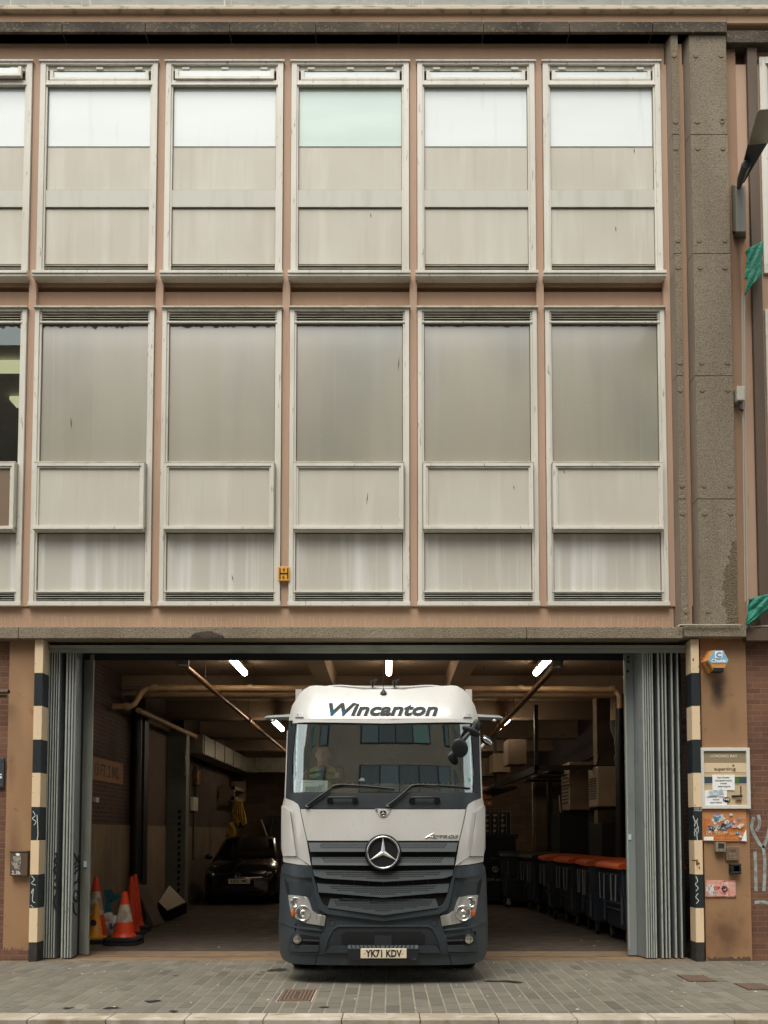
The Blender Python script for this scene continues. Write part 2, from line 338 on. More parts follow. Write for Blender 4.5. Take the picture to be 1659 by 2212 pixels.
# ---------------------------------------------------------------- ground
def Yg(v): # distance on the ground seen at picture row v
    b = (1694.0 - v) / FPX
    return -EYE / (math.sin(PITCH) + math.cos(PITCH) * b) * (math.cos(PITCH) - math.sin(PITCH) * b)
Y_K = Yg(2188)
m = MB().box(-60, 60, -60, Y_K - .30, -.35, -.11); struct(m.build('road', 'asphalt'))
m = MB()
x = UXw(577.6, 2188, Y_K) - .722 * 20; s_ = .722
while x < 16:
    m.box(x + .004, x + s_ - .004, Y_K - .30, Y_K - .004, -.3, 0); x += s_
o = m.build('kerb', 'kerb', bevel=.008); struct(o)
box('paving_bed', 'mortar', -16, 16, Y_K, 11.99, -.3, -.003); bpy.data.objects['paving_bed']['kind'] = 'structure'
def paver_mat():
    mm = mat('grey_clay_paver', '#6b675c', .8, layers=[((.35, .5, 1), .38, .65, '#5c574d', .6), (7, .5, .75, '#7a7466', .35), (.9, .60, .74, '#4b4a46', .55), (60, .62, .72, '#55524b', .5)], bump=(60, .25, .003))
    g = NG(mm.node_tree); b = mm.node_tree.nodes['Principled BSDF']; lk = b.inputs['Base Color'].links[0]; src = lk.from_socket
    at = g.n('Attribute'); at.attribute_name = 'tone'; mx = g.n('Mix', data_type='RGBA', blend_type='MULTIPLY'); mx.inputs[0].default_value = 1
    g.l(src, mx.inputs[6]); g.l(at.outputs['Color'], mx.inputs[7]); g.l(mx.outputs[2], b.inputs['Base Color']); return mm
M['paver'] = paver_mat()
def pavement():
    s = MB(); bm = s.bm; lay = bm.loops.layers.float_color.new('tone'); W = .1465; L = .31; rnd = random.Random(3)
    x = -11.9
    while x < 12:
        y = 11.985 - rnd.uniform(0, L)
        ys = [11.985]
        while y > Y_K + .03: ys.append(y); y -= L * rnd.choice((.8, 1, 1, 1, 1.25))
        ys.append(Y_K + .003)
        for a, b in zip(ys, ys[1:]):
            g1, g2 = .0055, .003; j = [rnd.uniform(-.0015, .0015) for _ in range(4)]; e = .003
            x0, x1, y0, y1 = x + g1 + j[0], x + W - g1 + j[1], b + g2, a - g2
            if y1 - y0 < .02: continue
            h = rnd.uniform(-.001, .001)
            top = [bm.verts.new(p) for p in ((x0 + e, y0 + e, h), (x1 - e, y0 + e, h), (x1 - e, y1 - e, h), (x0 + e, y1 - e, h))]
            bot = [bm.verts.new(p) for p in ((x0, y0, -.02), (x1, y0, -.02), (x1, y1, -.02), (x0, y1, -.02))]
            t = rnd.gauss(1, .08); c = (t * rnd.uniform(.98, 1.03), t, t * rnd.uniform(.97, 1.02), 1)
            if rnd.random() < .06: c = tuple(k * .8 for k in c[:3]) + (1,)
            if rnd.random() < .05: c = tuple(k * 1.18 for k in c[:3]) + (1,)
            fs = [bm.faces.new(top)] + [bm.faces.new((bot[i], bot[(i + 1) % 4], top[(i + 1) % 4], top[i])) for i in range(4)]
            for f in fs:
                for lp in f.loops: lp[lay] = c
        x += W
    o = s.build('pavement', 'paver', recalc=False); struct(o)
pavement()
m = MB()
m.box(-4.67, 4.09, 11.99, 12.36, -.3, -.002); m.box(-4.67, 4.09, 12.39, 12.93, -.3, .0)
struct(m.build('threshold_strip', 'threshold'))
struct(box('threshold_slot', 'void', -4.67, 4.09, 11.99, 13.0, -.3, -.02))
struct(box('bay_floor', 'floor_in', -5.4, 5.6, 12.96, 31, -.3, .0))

# ---------------------------------------------------------------- the building
bld = thing('loading_bay_building', 'rose rendered building with two rows of pale windows above a wide open loading bay', 'building', (0, 12.2, 0))
WX0, PIT, WW = -4.90, 1.766, 1.65
def z(v, Y=11.935): return VZ(v, Y)
zt0, zt1 = z(135), z(603)          # upper windows
zl0, zl1 = z(667), z(1309)         # lower windows
m = MB()
m.box(-8, 3.89, 11.985, 12.4, z(1353), zl1)                 # bottom band
m.box(-8, 3.89, 12.03, 12.4, zt1 - .4, zl0 + .3)       # behind middle band
m.box(-8, 3.89, 11.985, 12.4, zt0, z(90, 11.98))             # top band
m.box(-8, 3.89, 12.035, 12.4, zt1 - .05, zt0)
m.box(-5.05, 3.89, 12.035, 12.4, zl1, zl0)                    # solid behind lower windows (but not the first)
m.box(-8, -5.05, 12.035, 12.4, zl1, z(1003)); m.box(-8, -6.75, 12.035, 12.4, z(1003), zl0)
m.box(-8, -5.05, 12.035, 12.4, z(697) + .03, zl0)
wall = m.build('rendered_wall', 'pink', bld)
m = MB()
for c in range(-1, 7):
    xr = WX0 + (c - 1) * PIT + WW; m.box(xr + .006, min(xr + PIT - WW - .006, 3.885), 11.965, 12.032, zl1 + .002, zt0 - .002)
m.build('pier', 'pink_frame', bld, bevel=.004)
for c in range(-1, 6):                                          # raised frame heads against the middle band
    pass

def louvre(s, x0, x1, z0, z1, n, yb, yf):
    s.box(x0, x1, yb - .002, yb + .004, z0, z1, 2)
    h = (z1 - z0) / n
    for i in range(n):
        a = z0 + i * h + h * .12; b = a + h * .55
        s.prism([(x0, yf, a), (x0, yf, a + .006), (x0, yb - .004, b + .006), (x0, yb - .004, b)], (x1 - x0, 0, 0), 1)
def upper_window(c):
    x0 = WX0 + (c - 1) * PIT; x1 = x0 + WW; F = 11.925; rnd = random.Random(c * 7)
    m = MB(); st = .075
    m.box(x0, x0 + st, F, 12.02, zt1 + .1, zt0); m.box(x1 - st, x1, F, 12.02, zt1 + .1, zt0)
    m.box(x0 + st, x1 - st, F, 12.02, z(140), zt0)
    m.box(x0 + st, x0 + st + .025, F + .018, 12.02, zt1 + .1, z(140)); m.box(x1 - st - .025, x1 - st, F + .018, 12.02, zt1 + .1, z(140))
    m.box(x0 + st, x1 - st, F + .012, 12.02, z(181), z(173)); m.box(x0 + st, x1 - st, F - .004, 12.02, z(184.5), z(181))
    m.box(x0 - .02, x1 + .02, F - .02, 12.02, zt0, zt0 + .02)
    w_ = m.build('window', 'white', bld, bevel=.003)
    a, b = x0 + st + .025, x1 - st - .025
    # top vent light with its recess
    m = MB(); m.box(a, b, F + .075, 12.02, z(173), z(140), 1)
    m.box(a, b, F + .035, F + .075, z(150), z(140.5), 2)
    if c == 0: y_ = F - .06
    else: y_ = F + (-.012 if c == 2 else .01)
    zb, zc = z(172), z(152)
    m.box(a + .03, b - .03, y_, y_ + .05, zb, zb + .035, 0); m.box(a + .03, a + .075, y_ + .002, y_ + .05, zb + .035, zc, 0); m.box(b - .075, b - .03, y_ + .002, y_ + .05, zb + .035, zc, 0)
    m.box(a + .075, b - .075, y_ + .03, y_ + .045, zb + .035, zc, 3)
    for k in (.12, .5, .88): q = a + (b - a) * k; m.box(q - .05, q + .05, F + .02, F + .036, z(148), z(143), 0)
    m.build('top_vent', ['white', 'slot', 'frame_dirty', 'sky_glass'], w_)
    box('pane', 'sky_glass_teal' if c == 3 else 'sky_glass', a, b, F + .06, F + .075, z(310.5), z(184.5), w_)
    m = MB(); m.box(a, b, F + .052, F + .075, z(405), z(312)); m.box(a, b, F + .052, F + .075, z(566), z(447))
    m.build('infill_panel', 'panel', w_)
    m = MB(); m.box(a - .02, b + .02, F + .03, F + .075, z(444.5), z(408)); m.box(a, b, F + .06, F + .075, z(312), z(310.5), 1)
    m.box(a, b, F + .062, F + .07, z(408), z(405), 1); m.box(a, b, F + .062, F + .07, z(447), z(444.5), 1)
    m.build('middle_rail', ['rail', 'frame_dirty'], w_)
    m = MB(); louvre(m, a - .02, b + .02, z(590), z(568), 4, F + .07, F + .02); m.build('vent_louvre', ['white', 'frame_dirty', 'slot'], w_)
    m = MB(); m.box(x0 - .03, x1 + .02, F - .075, 12.03, z(597.5), z(591)); m.box(x0 - .03, x1 + .02, F - .06, 12.03, zt1, z(597.5)); m.box(x0, x1, F, 12.02, z(591), zt1 + .1) if False else None
    m.build('sill', 'white', w_, bevel=.004)
def lower_window(c):
    x0 = WX0 + (c - 1) * PIT; x1 = x0 + WW; F = 11.925; clear = c == 0
    m = MB(); st = .06
    m.box(x0, x0 + st, F, 12.02, zl1 + .06, zl0); m.box(x1 - st, x1, F, 12.02, zl1 + .06, zl0)
    m.box(x0 + st, x1 - st, F, 12.02, z(672), zl0)
    m.box(x0 + st, x0 + st + .028, F + .02, 12.02, zl1 + .06, z(672)); m.box(x1 - st - .028, x1 - st, F + .02, 12.02, zl1 + .06, z(672))
    m.box(x0 + st, x1 - st, F + .008, 12.02, z(697), z(694))
    m.box(x0 - .01, x1 + .01, F - .012, 12.03, zl1, zl1 + .06)
    m.box(x0 - .015, x1 + .02, F - .03, 12.03, zl0, zl0 + .022, 1)
    w_ = m.build('window', ['white', 'frame_dirty'], bld, bevel=.003)
    a, b = x0 + st + .028, x1 - st - .028
    m = MB(); louvre(m, a - .02, b + .02, z(694), z(673), 4, F + .07, F + .015); m.build('vent_louvre', ['white', 'frame_dirty', 'slot'], w_)
    m = MB(); louvre(m, a - .02, b + .02, z(1297), z(1277), 4, F + .07, F + .015); m.box(a - .02, b + .02, F + .01, F + .05, z(1279), z(1276), 0)
    m.build('vent_louvre', ['white', 'frame_dirty', 'slot'], w_)
    box('pane', 'clear' if clear else 'frost', a, b, F + .055, F + .063, z(1008), z(697), w_)
    box('infill_panel', 'panel_low', a - .01, b + .01, F + .05, F + .075, z(1276), z(1140), w_)
    # projecting hopper light
    P = 11.835; lx, rx = x0 + .075, x1 - .085; zb, zc = z(1145, P), z(1003, 11.9)
    m = MB()
    m.box(lx - .012, rx + .012, P + .012, F + .03, zc, zc + .02, 1)                 # dirty head
    m.box(lx - .008, lx + .012, P + .015, F + .02, zb + .05, zc, 2); m.box(rx - .012, rx + .008, P + .015, F + .02, zb + .05, zc, 2)
    m.box(lx, rx, P + .006, F + .02, zb, zb + .045, 2)
    m.box(lx, lx + .035, P, P + .03, zb + .035, zc - .01); m.box(rx - .035, rx, P, P + .03, zb + .035, zc - .01)
    m.box(lx + .035, rx - .035, P, P + .03, zc - .05, zc - .01); m.box(lx - .004, rx + .004, P - .01, P + .03, zb + .012, zb + .055)
    m.box(lx + .035, lx + .06, P + .012, P + .03, zb + .055, zc - .05); m.box(rx - .06, rx - .035, P + .012, P + .03, zb + .055, zc - .05)
    m.box(lx + .06, rx - .06, P + .012, P + .03, zc - .075, zc - .05, 1)
    h_ = m.build('hopper_light', ['white', 'frame_dirty', 'rail'], w_, bevel=.003)
    box('hopper_panel', 'brown_pane' if clear else 'panel', lx + .06, rx - .06, P + .032, P + .04, zb + .055, zc - .075, w_)
    if clear: pass
M['grime_shade'] = mat('brown_black_grime_shade', '#5f5443', .8, layers=[(25, .45, .65, '#7f7561', .7)])  # serves real dirt and the shade painted along the gaskets
M['brown_pane'] = mat('brown_blind', '#7b6650', .35, spec=.8)
for c in range(0, 6): upper_window(c); lower_window(c)
# the lit office behind the first clear window
m = MB(); m.box(-9, -4.9, 18, 18.1, 5.2, 9.1); m.box(-9.1, -9, 12.4, 18, 5.2, 9.1); m.box(-4.95, -4.9, 12.4, 18, 5.2, 9.1); m.box(-9, -4.95, 12.4, 18, 5.1, 5.2)
m.build('office_wall', mat('office_wall', '#77716a', .8), bld); box('office_ceiling', mat('office_ceiling', '#8f8a80', .8), -9, -4.95, 12.4, 18, 9.1, 9.2, bld)
M['lit'] = mat('lit_diffuser', '#fff0d8', .5, emit=('#ffeccc', 1.3))
m = MB(); m.box(-6.6, -5.55, 13.45, 13.75, 9.0, 9.06); m.box(-6.4, -5.6, 14.6, 14.9, 9.0, 9.06); m.box(-6.6, -5.55, 16, 16.3, 9.0, 9.06); m.build('office_light', 'lit', bld)

rg = random.Random(41)
for c in range(0, 6):                                            # dirt at window heads and scratches; gasket lines also paint in crease shade
    x0 = WX0 + (c - 1) * PIT; x1 = x0 + WW; a, b_ = x0 + .09, x1 - .09
    s = MB(); n = 40; pts = []
    for i in range(n + 1): pts.append((a + (b_ - a) * i / n, 11.9745, z(699) - .008 - rg.random() ** 3 * (.045, .05, .035, .012, .02, .012)[c]))
    s.prism([(a, 11.9745, z(697))] + pts + [(b_, 11.9745, z(697))], (0, .002, 0))
    for (vt, vb, aa, bb, Y) in ((697, 1003, a, b_, 11.972), (1150, 1276, a, b_, 11.968)):
        for bx in ((aa - .002, aa + .007, z(vb), z(vt)), (bb - .007, bb + .002, z(vb), z(vt)), (aa, bb, z(vt) - .008, z(vt))): s.box(bx[0], bx[1], Y, Y + .01, bx[2], bx[3])
    for (vt, vb) in ((184.5, 310), (312, 405), (447, 566)):
        for bx in ((a + .01, a + .016, z(vb), z(vt)), (b_ - .016, b_ - .01, z(vb), z(vt)), (a + .01, b_ - .01, z(vt) - .003, z(vt))): s.box(bx[0], bx[1], 11.970, 11.98, bx[2], bx[3])
    s.build('gasket_grime_shade', 'grime_shade', bld)
    s = MB(); pts = [(x0 - .01 + (WW + .02) * i / 30, 11.915 + rg.uniform(-.004, .004), zl0 + .024 + rg.uniform(-.006, .008)) for i in range(31)]; s.tube(pts, [.006 + .005 * rg.random() for _ in pts], 5)
    pts = [(x0 + WW * i / 30, 11.93 + rg.uniform(-.003, .003), zt0 + .02 + rg.uniform(-.005, .006)) for i in range(31)]; s.tube(pts, [.005 + .003 * rg.random() for _ in pts], 5)
    s.build('head_sealant', 'grime_shade', bld)
s = MB()
for (u, v, dx, dv) in ((862, 768, -2, 32), (795, 1068, -3, 28), (1107, 1053, 2, 12), (500, 1240, 4, 16), (1330, 487, 1, 12), (800, 458, 2, 12), (1370, 318, 1, 12), (638, 430, 3, 14), (1214, 1020, 3, 10), (152, 900, 1, 24)):
    p, q = Wp(u, v, 11.96), Wp(u + dx, v + dv, 11.96); m_ = ((p[0] + q[0]) / 2 + .008, (p[1] + q[1]) / 2); Y = 11.865 if 1010 < v < 1140 else 11.972
    s.prism([(p[0], Y, p[1]), (m_[0], Y, m_[1]), (q[0], Y, q[1]), (m_[0] - .014, Y, m_[1])], (0, .002, 0))
s.build('scratch', 'grime_shade', bld)

# cornice, parapet
CF = 11.80
zs = z(93, 11.985)
m = MB(); x = -8.1; k = 0
while x < 4.72:
    x2 = min(x + 1.16 + .02 * (k % 3), 4.72)
    m.box(x + .004, x2 - .004, CF, 12.3, z(69, CF), z(46.5, CF), 0)
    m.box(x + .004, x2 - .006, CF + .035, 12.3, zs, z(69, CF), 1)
    x = x2; k += 1
m.box(4.725, 9, CF + .04, 12.3, z(86, CF), z(60, CF), 0)
m.build('cornice', ['cornice', 'soffit'], bld, bevel=.006)
m = MB(); x = -8.2
for x2 in (-6.3, -2.1, 1.3, 4.73, 9):
    m.box(x + .002, x2 - .002, CF + .03, 12.3, z(45, CF), z(27, CF)); x = x2
m.box(-8.2, 9, CF + .04, 12.29, z(46.5, CF), z(45, CF) )
m.build('fascia', 'band', bld)
box('coping', 'cap', -8.2, 9, CF - .05, 12.3, z(27, CF), z(17, CF), bld, bevel=.01)
box('roof_flashing', 'lead', -8.2, 9, CF + .02, 12.3, z(17, CF), z(-9, CF), bld, bevel=.01)

# concrete pillars
def pillar(xs, name, segs, caps, m0='concrete'):
    """xs: back-left x, face-left x, face-right x"""
    s = MB(); YF = 11.845; g = .005
    for a, b in zip(segs, segs[1:]):
        zA, zB = b + g, a - g
        s.mi = 0
        s.prism([(xs[1], YF, zA), (xs[2], YF, zA), (xs[2], 12.2, zA), (xs[1], 12.2, zA)], (0, 0, zB - zA), 0)
        d = .08
        # splayed cheek, its joint runs down towards the wall
        p = [(xs[1] - .002, YF + .003), (xs[0], 12.03)]
        v = [(p[0][0], p[0][1], zB), (p[0][0], p[0][1], zA), (p[1][0], p[1][1], zA - d), (p[1][0], p[1][1], zB - d)]
        s.prism(v, (0, .2, 0), 1)
    s.box(xs[1] + .01, xs[2] - .01, YF + .02, 12.15, segs[-1], segs[0], 2)
    for (cx, cz) in caps:
        s.lathe([(.030, -.002), (.036, .002), (.036, .01)], (cx, YF - .0065, cz), 12, 'Y', 3)
    return s.build(name, [m0, 'conc_smooth', 'void', mat('cap_' + name, '#7d705b', .9, bump=(50, .6, .01))], bld)
jt = [z(v, 11.85) for v in (66, 291, 548, 812, 1078, 1352)]
def caps(xa, xb):
    out = []
    for q in jt[1:-1]:
        for dz in (.185, -.2):
            for xx in ((xa, xb) if xb else (xa,)): out.append((xx, q + dz))
    out += [(xa, jt[0] - .37)] + ([(xb, jt[0] - .37), (xb, jt[0] - 1.3)] if xb else [])
    out.append((xa + .02, jt[-1] + .2)); return out
pillar((4.125, 4.20, 4.715), 'wide_pillar', jt, caps(4.29, 4.64))
pillar((3.89, 3.945, 4.04), 'narrow_pillar', jt, caps(3.99, None))
m = MB(); m.box(4.046, 4.112, 11.90, 12.2, jt[-1], z(100)); m.box(4.722, 4.885, 11.95, 12.2, jt[-1], z(98)); m.build('pillar_margin', 'tan_margin', bld)
rs = random.Random(5); pts = []; za, zb = z(1345, 11.84), z(1168, 11.84)
n = 26
for i in range(n + 1):
    t = i / n; q = 4.60 - .10 * math.sin(t * 3.0 + .4) + .035 * rs.uniform(-1, 1) * (t > .02) + .06 * t; pts.append((q, 11.840, za + (zb - za) * t))
m = MB(); m.prism([(4.712, 11.840, za)] + pts + [(4.712, 11.840, zb)], (0, .004, 0)); m.build('water_stain', 'concrete_wet', bpy.data.objects['wide_pillar'])

# ledge beam over the bay, recess, door track
BY = 11.81
m = MB(); x = -8.2
for x2 in (UXw(40, 1365, BY), UXw(1138, 1365, BY), 3.96):
    m.box(x + .003, x2 - .003, BY, 12.3, z(1379, BY), z(1354, BY), 0); x = x2
m.box(3.966, 4.80, BY - .02, 12.3, z(1376, BY), z(1350, BY), 0)
m.build('ledge_beam', ['concrete'], bld, bevel=.008)
m = MB()
rs = random.Random(11)
for (ux, n_) in ((640, 1),):
    pts = []
    for i in range(15):
        t = i / 14; pts.append((UXw(625 + 145 * t, 1370, BY) * 0 + UXw(410 + 75 * t, 1370, BY), BY - .006, z(1378, BY) + .005 + .085 * math.sin(math.pi * min(1, t * 1.02)) ** .6 + rs.uniform(-.012, .012)))
    m.prism([(pts[0][0], BY - .006, z(1378.5, BY))] + pts + [(pts[-1][0], BY - .006, z(1378.5, BY))], (0, .004, 0))
m.build('spalled_patch', 'soffit', bld)
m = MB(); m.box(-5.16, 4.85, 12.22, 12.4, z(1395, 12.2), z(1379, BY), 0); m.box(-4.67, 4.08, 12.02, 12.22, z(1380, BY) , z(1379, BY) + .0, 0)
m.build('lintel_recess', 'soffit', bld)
ty = 12.04
m = MB(); m.box(-4.66, 4.07, ty, ty + .03, z(1400, ty), z(1393.5, ty), 0); m.box(-4.66, 4.07, ty + .05, ty + .1, z(1408, ty), z(1399, ty), 0)
m.box(-4.66, 4.07, ty + .03, ty + .45, z(1397, ty), z(1394, ty), 0); m.box(-4.66, 4.07, ty + .42, ty + .46, z(1413, ty), z(1397, ty), 1)
m.build('door_track', ['track', 'black'], bld)
m = MB(); x = -4.6; rs = random.Random(2)
while x < 4.0:
    x += rs.uniform(.03, .12); d = rs.uniform(-.02, .02)
    m.tube([(x, 12.12, z(1393, 12.1)), (x + d, 12.08, z(1381, 12.1))], .0022, 4)
m.build('bird_spikes', mat('spike_steel', '#8d8a80', .4), bld)
m = MB(); x = -6.5; rs = random.Random(4)
while x < 3.8:
    x += rs.uniform(.025, .09); d = rs.uniform(-.02, .02)
    m.tube([(x, 11.93, z(1354, 11.9)), (x + d, 11.90, z(rs.uniform(1330, 1342), 11.9))], .0018, 4)
m.build('bird_spikes', mat('spike_wire', '#d8cdb8', .4), bld)
# flat concrete ground floor piers
for (xa, xb, zt_) in ((4.235, 4.85, z(1376, BY)), (-5.155, -4.79, z(1379, BY))): box('brown_pier', 'brown', xa, xb, 11.955, 12.35, 0, zt_, bld)
rs = random.Random(8)
def ragged(x0, x1, zb, zt, Y, n=18, amp=.03, thick=.004):
    pts = [(x0 + (x1 - x0) * i / n, Y, zt + rs.uniform(-amp, amp)) for i in range(n + 1)]
    s = MB(); s.prism([(x0, Y, zb)] + pts + [(x1, Y, zb)], (0, thick, 0)); return s
ragged(-5.15, -4.80, .02, .16, 11.949).build('bare_brick_patch', 'brick_r', bld)
ragged(4.26, 4.83, .003, .045, 11.949, 24, .02).build('bare_base_patch', 'brown_dark', bld)
m = MB(); m.box(-9, -5.16, 12.0, 12.35, 0, z(1379, BY)); m.build('brick_wall', 'brick_r', bld)

# ---------------------------------------------------------------- neighbour on the right
nb = thing('neighbouring_building', 'brick and dark brown building edge right of the wide pebbledash pillar', 'building', (6.5, 12.2, 0))
m = MB(); m.box(4.856, 9, 12.0, 12.35, 0, z(1386, 11.9)); m.build('brick_wall', 'brick_r', nb)
m = MB(); m.box(4.815, 5.2, 11.83, 12.3, z(1384, 11.83), z(1357, 11.83)); m.box(5.205, 9, 11.86, 12.3, z(1377, 11.83), z(1356, 11.83)); m.build('ledge_beam', 'brown_dark', nb, bevel=.006)
m = MB(); m.box(4.89, 9, 12.06, 12.3, z(1356, 11.83), z(90)); m.build('dark_wall', 'brown_dark', nb)
m = MB(); m.box(5.035, 5.172, 11.90, 12.06, z(1356, 11.83), z(88)); m.build('pilaster', 'brown_dark', nb, bevel=.006)
for (za_, zb2) in ((z(665), z(592)), (z(122), z(93)), (z(1356, 11.83), z(1310))): box('pink_band', 'pink', 5.18, 9, 12.0, 12.06, za_, zb2, nb)
for (va, vb) in ((123, 590), (668, 1305)):
    m = MB(); m.box(5.215, 5.30, 11.93, 12.06, z(vb), z(va)); m.box(5.30, 6.9, 11.93, 12.06, z(va + 14), z(va)); m.box(5.30, 6.9, 11.90, 12.06, z(vb), z(vb - 14)); m.box(6.8, 6.9, 11.93, 12.06, z(vb - 14), z(va + 14)); m.box(5.3, 5.33, 11.95, 12.06, z(vb - 14), z(va + 14))
    w_ = m.build('window', 'white', nb, bevel=.003); mid = (va + vb) / 2 - 20
    box('pane', 'sky_glass', 5.33, 6.8, 12.0, 12.02, z(mid), z(va + 14), w_); box('infill_panel', 'panel_low', 5.33, 6.8, 11.99, 12.02, z(vb - 14), z(mid), w_)

# ---------------------------------------------------------------- the bay's inside (parts of the building)
LX, RX, YB = -5.0, 5.0, 30.5
CZ = 4.65
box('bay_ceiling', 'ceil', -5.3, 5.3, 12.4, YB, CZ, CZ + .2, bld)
m = MB()
for (yy, zz) in ((16.5, 4.27), (19.8, 4.27), (23.4, 4.2), (27.0, 4.2)): m.box(-5.2, 5.2, yy, yy + .4, zz, CZ)
for xx in (-1.25, 1.05): m.box(xx, xx + .28, 12.5, 16.5, 4.28, CZ)

m.build('ceiling_beam', 'ceil', bld, bevel=.01)
box('back_wall', 'backwall', -5.3, 5.3, YB, YB + .3, 0, CZ + .1, bld)
cz = 1.85
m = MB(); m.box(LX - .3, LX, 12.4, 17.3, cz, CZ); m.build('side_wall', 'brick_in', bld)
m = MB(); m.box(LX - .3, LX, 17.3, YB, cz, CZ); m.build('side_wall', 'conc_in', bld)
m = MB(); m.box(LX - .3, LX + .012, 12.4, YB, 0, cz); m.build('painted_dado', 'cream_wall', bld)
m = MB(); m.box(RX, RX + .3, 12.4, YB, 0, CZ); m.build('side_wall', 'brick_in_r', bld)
box('bay_column', 'cream_wall', 4.45, 4.95, 18.9, 19.25, 0, CZ, bld)
for (xa, xb, ya, yb_) in ((-4.97, -4.75, 17.2, 17.5), (-4.95, -4.70, 20.25, 20.55), (3.84, 3.95, 21.4, 21.6)): box('bay_column', 'black', xa, xb, ya, yb_, 0, 3.0 if xa > 0 else CZ - .01, bld)

# ---------------------------------------------------------------- folding doors
def leaf(x0, x1, y0, y1, zb, zt, par, edge=True):
    s = MB(); s.box(x0, x1, y0, y1, zb, zt, 0)
    if edge: s.box(x0 + .004, x1 - .004, y0 - .006, y0, zb, zt, 1)
    o = s.build('leaf', ['door', 'door_edge'], par, bevel=.004)
    return o
zdt = z(1403, 12.1)
ld = thing('folding_door', 'grey green folding door stacked open at the left side of the bay, tagged with black graffiti', 'folding door', (-4.4, 12.3, 0), 'folding bay doors')
fx = lambda u, Y=12.12: UXw(u, 1750, Y)
rub = MB()  # collects dark strips and sheets between and behind the leaves
for (a, b) in ((98.5, 102.5), (104.5, 108), (110, 113.5), (115.5, 118.5), (120.5, 124)):
    leaf(fx(a), fx(b), 12.12, 12.62, .015, zdt, ld)
for (a, b) in ((137, 141.5), (143.5, 148), (150, 154)):
    leaf(fx(a), fx(b), 12.12, 12.66, .015, zdt, ld); rub.box(fx(b), fx(b) + .008, 12.2, 12.6, .02, zdt - .02)
rub.box(-4.66, -4.36, 12.64, 12.68, .02, zdt); rub.box(-4.68, -4.63, 12.4, 12.9, 0, zdt + .1)
s = MB(); s.prism([(fx(155), 12.13, .015), (fx(155) + .03, 12.12, .015), (UXw(176, 1750, 12.52), 12.50, .015), (UXw(176, 1750, 12.52) - .03, 12.53, .015)], (0, 0, zdt - .015)); s.build('leaf', 'door', ld, bevel=.003)
s = MB(); s.prism([(UXw(175.5, 1750, 12.52), 12.51, .015), (UXw(197, 1750, 12.44), 12.43, .015), (UXw(197, 1750, 12.44), 12.475, .015), (UXw(175.5, 1750, 12.52), 12.555, .015)], (0, 0, zdt - .015)); s.build('end_leaf', 'jamb', ld, bevel=.003)
rub.build('dark_gap_fill', 'door_dark', ld)
box('notice', ink('door_notice', '#b9cfd4'), UXw(182, 1866, 12.47), UXw(188, 1866, 12.47), 12.445, 12.458, z(1873, 12.45), z(1860, 12.45), ld)
def gl(pts, Y): return [Wp(u, v, Y) for u, v in pts]
for (Y, Ls) in ((12.10, [[(120, 1842), (124, 1850), (118, 1860), (124, 1868), (117, 1880), (124, 1892), (119, 1905)], [(117, 1915), (124, 1925), (117, 1945), (121, 1965)]]),):
    stroke('graffiti', ink('black_spray', '#17191c'), [spline([(p[0], p[1], 0) for p in gl(l, Y)], 4) for l in Ls], .017, Y, ld)
def slant(pts):   # marks on the slanting leaf: x fixes the depth along it
    out = []
    for (t, v) in pts:
        X = fx(155) + .03 + (UXw(176, 1750, 12.52) - fx(155) - .03) * t; Y = 12.12 + .38 * t
        out.append((X + .004, Y - .004, Wp(840, v, Y)[1]))
    return out
s = MB()
for l in ([(.1, 1843), (.5, 1856), (.9, 1842)], [(.2, 1868), (.6, 1858), (.8, 1868), (.3, 1874)], [(.2, 1888), (.8, 1876), (.7, 1900), (.2, 1908), (.9, 1902)], [(.3, 1925), (.1, 1940), (.6, 1947), (.8, 1930), (.4, 1924)], [(.1, 1950), (.2, 1968), (.6, 1976)]):
    s.tube(spline(slant(l), 5), .014, 5)
s.build('graffiti', 'black_spray', ld)
s = MB(); s.tube(slant([(.55, 1870), (.5, 1900), (.42, 1935)]), .008, 5); s.build('graffiti', ink('white_spray', '#c9ccc6'), ld)
rd = thing('folding_door', 'grey green folding door stacked open at the right side of the bay, free of graffiti', 'folding door', (4.0, 12.3, 0), 'folding bay doors')
for (a, b, d) in ((1391, 1395.5, .5), (1396.5, 1400, .48), (1401.5, 1405, .48), (1406.5, 1410, .48), (1411, 1415, .5), (1424.5, 1429, .5), (1433, 1437, .5), (1440, 1444, .5), (1453.5, 1458, .48), (1466.5, 1470.5, .5)):
    leaf(fx(a), fx(b), 12.12, 12.12 + d, .015, zdt, rd)
s = MB(); s.prism([(fx(1391), 12.14, .015), (UXw(1371, 1750, 12.42), 12.40, .015), (UXw(1371, 1750, 12.42) + .02, 12.43, .015), (fx(1391) + .02, 12.17, .015)], (0, 0, zdt - .015)); s.build('leaf', 'door', rd, bevel=.003)
s = MB(); s.box(UXw(1352, 1750, 12.4), UXw(1371.5, 1750, 12.4), 12.385, 12.43, .015, zdt); s.build('end_leaf', 'door', rd, bevel=.003)
s = MB(); s.box(UXw(1352, 1750, 12.4) + .005, UXw(1352, 1750, 12.4) + .02, 12.37, 12.39, .1, zdt - .1); s.build('edge_angle', 'door_edge', rd)
rub = MB(); rub.box(fx(1400), 4.08, 12.64, 12.7, .02, zdt); rub.box(4.03, 4.08, 12.3, 12.9, 0, zdt + .1); rub.build('dark_gap_fill', 'door_dark', rd)  # dark sheet and post behind the leaves
box('notice', 'door_notice', UXw(1357, 1808, 12.38), UXw(1363.5, 1808, 12.38), 12.375, 12.383, z(1814, 12.38), z(1802, 12.38), rd)
s = MB()
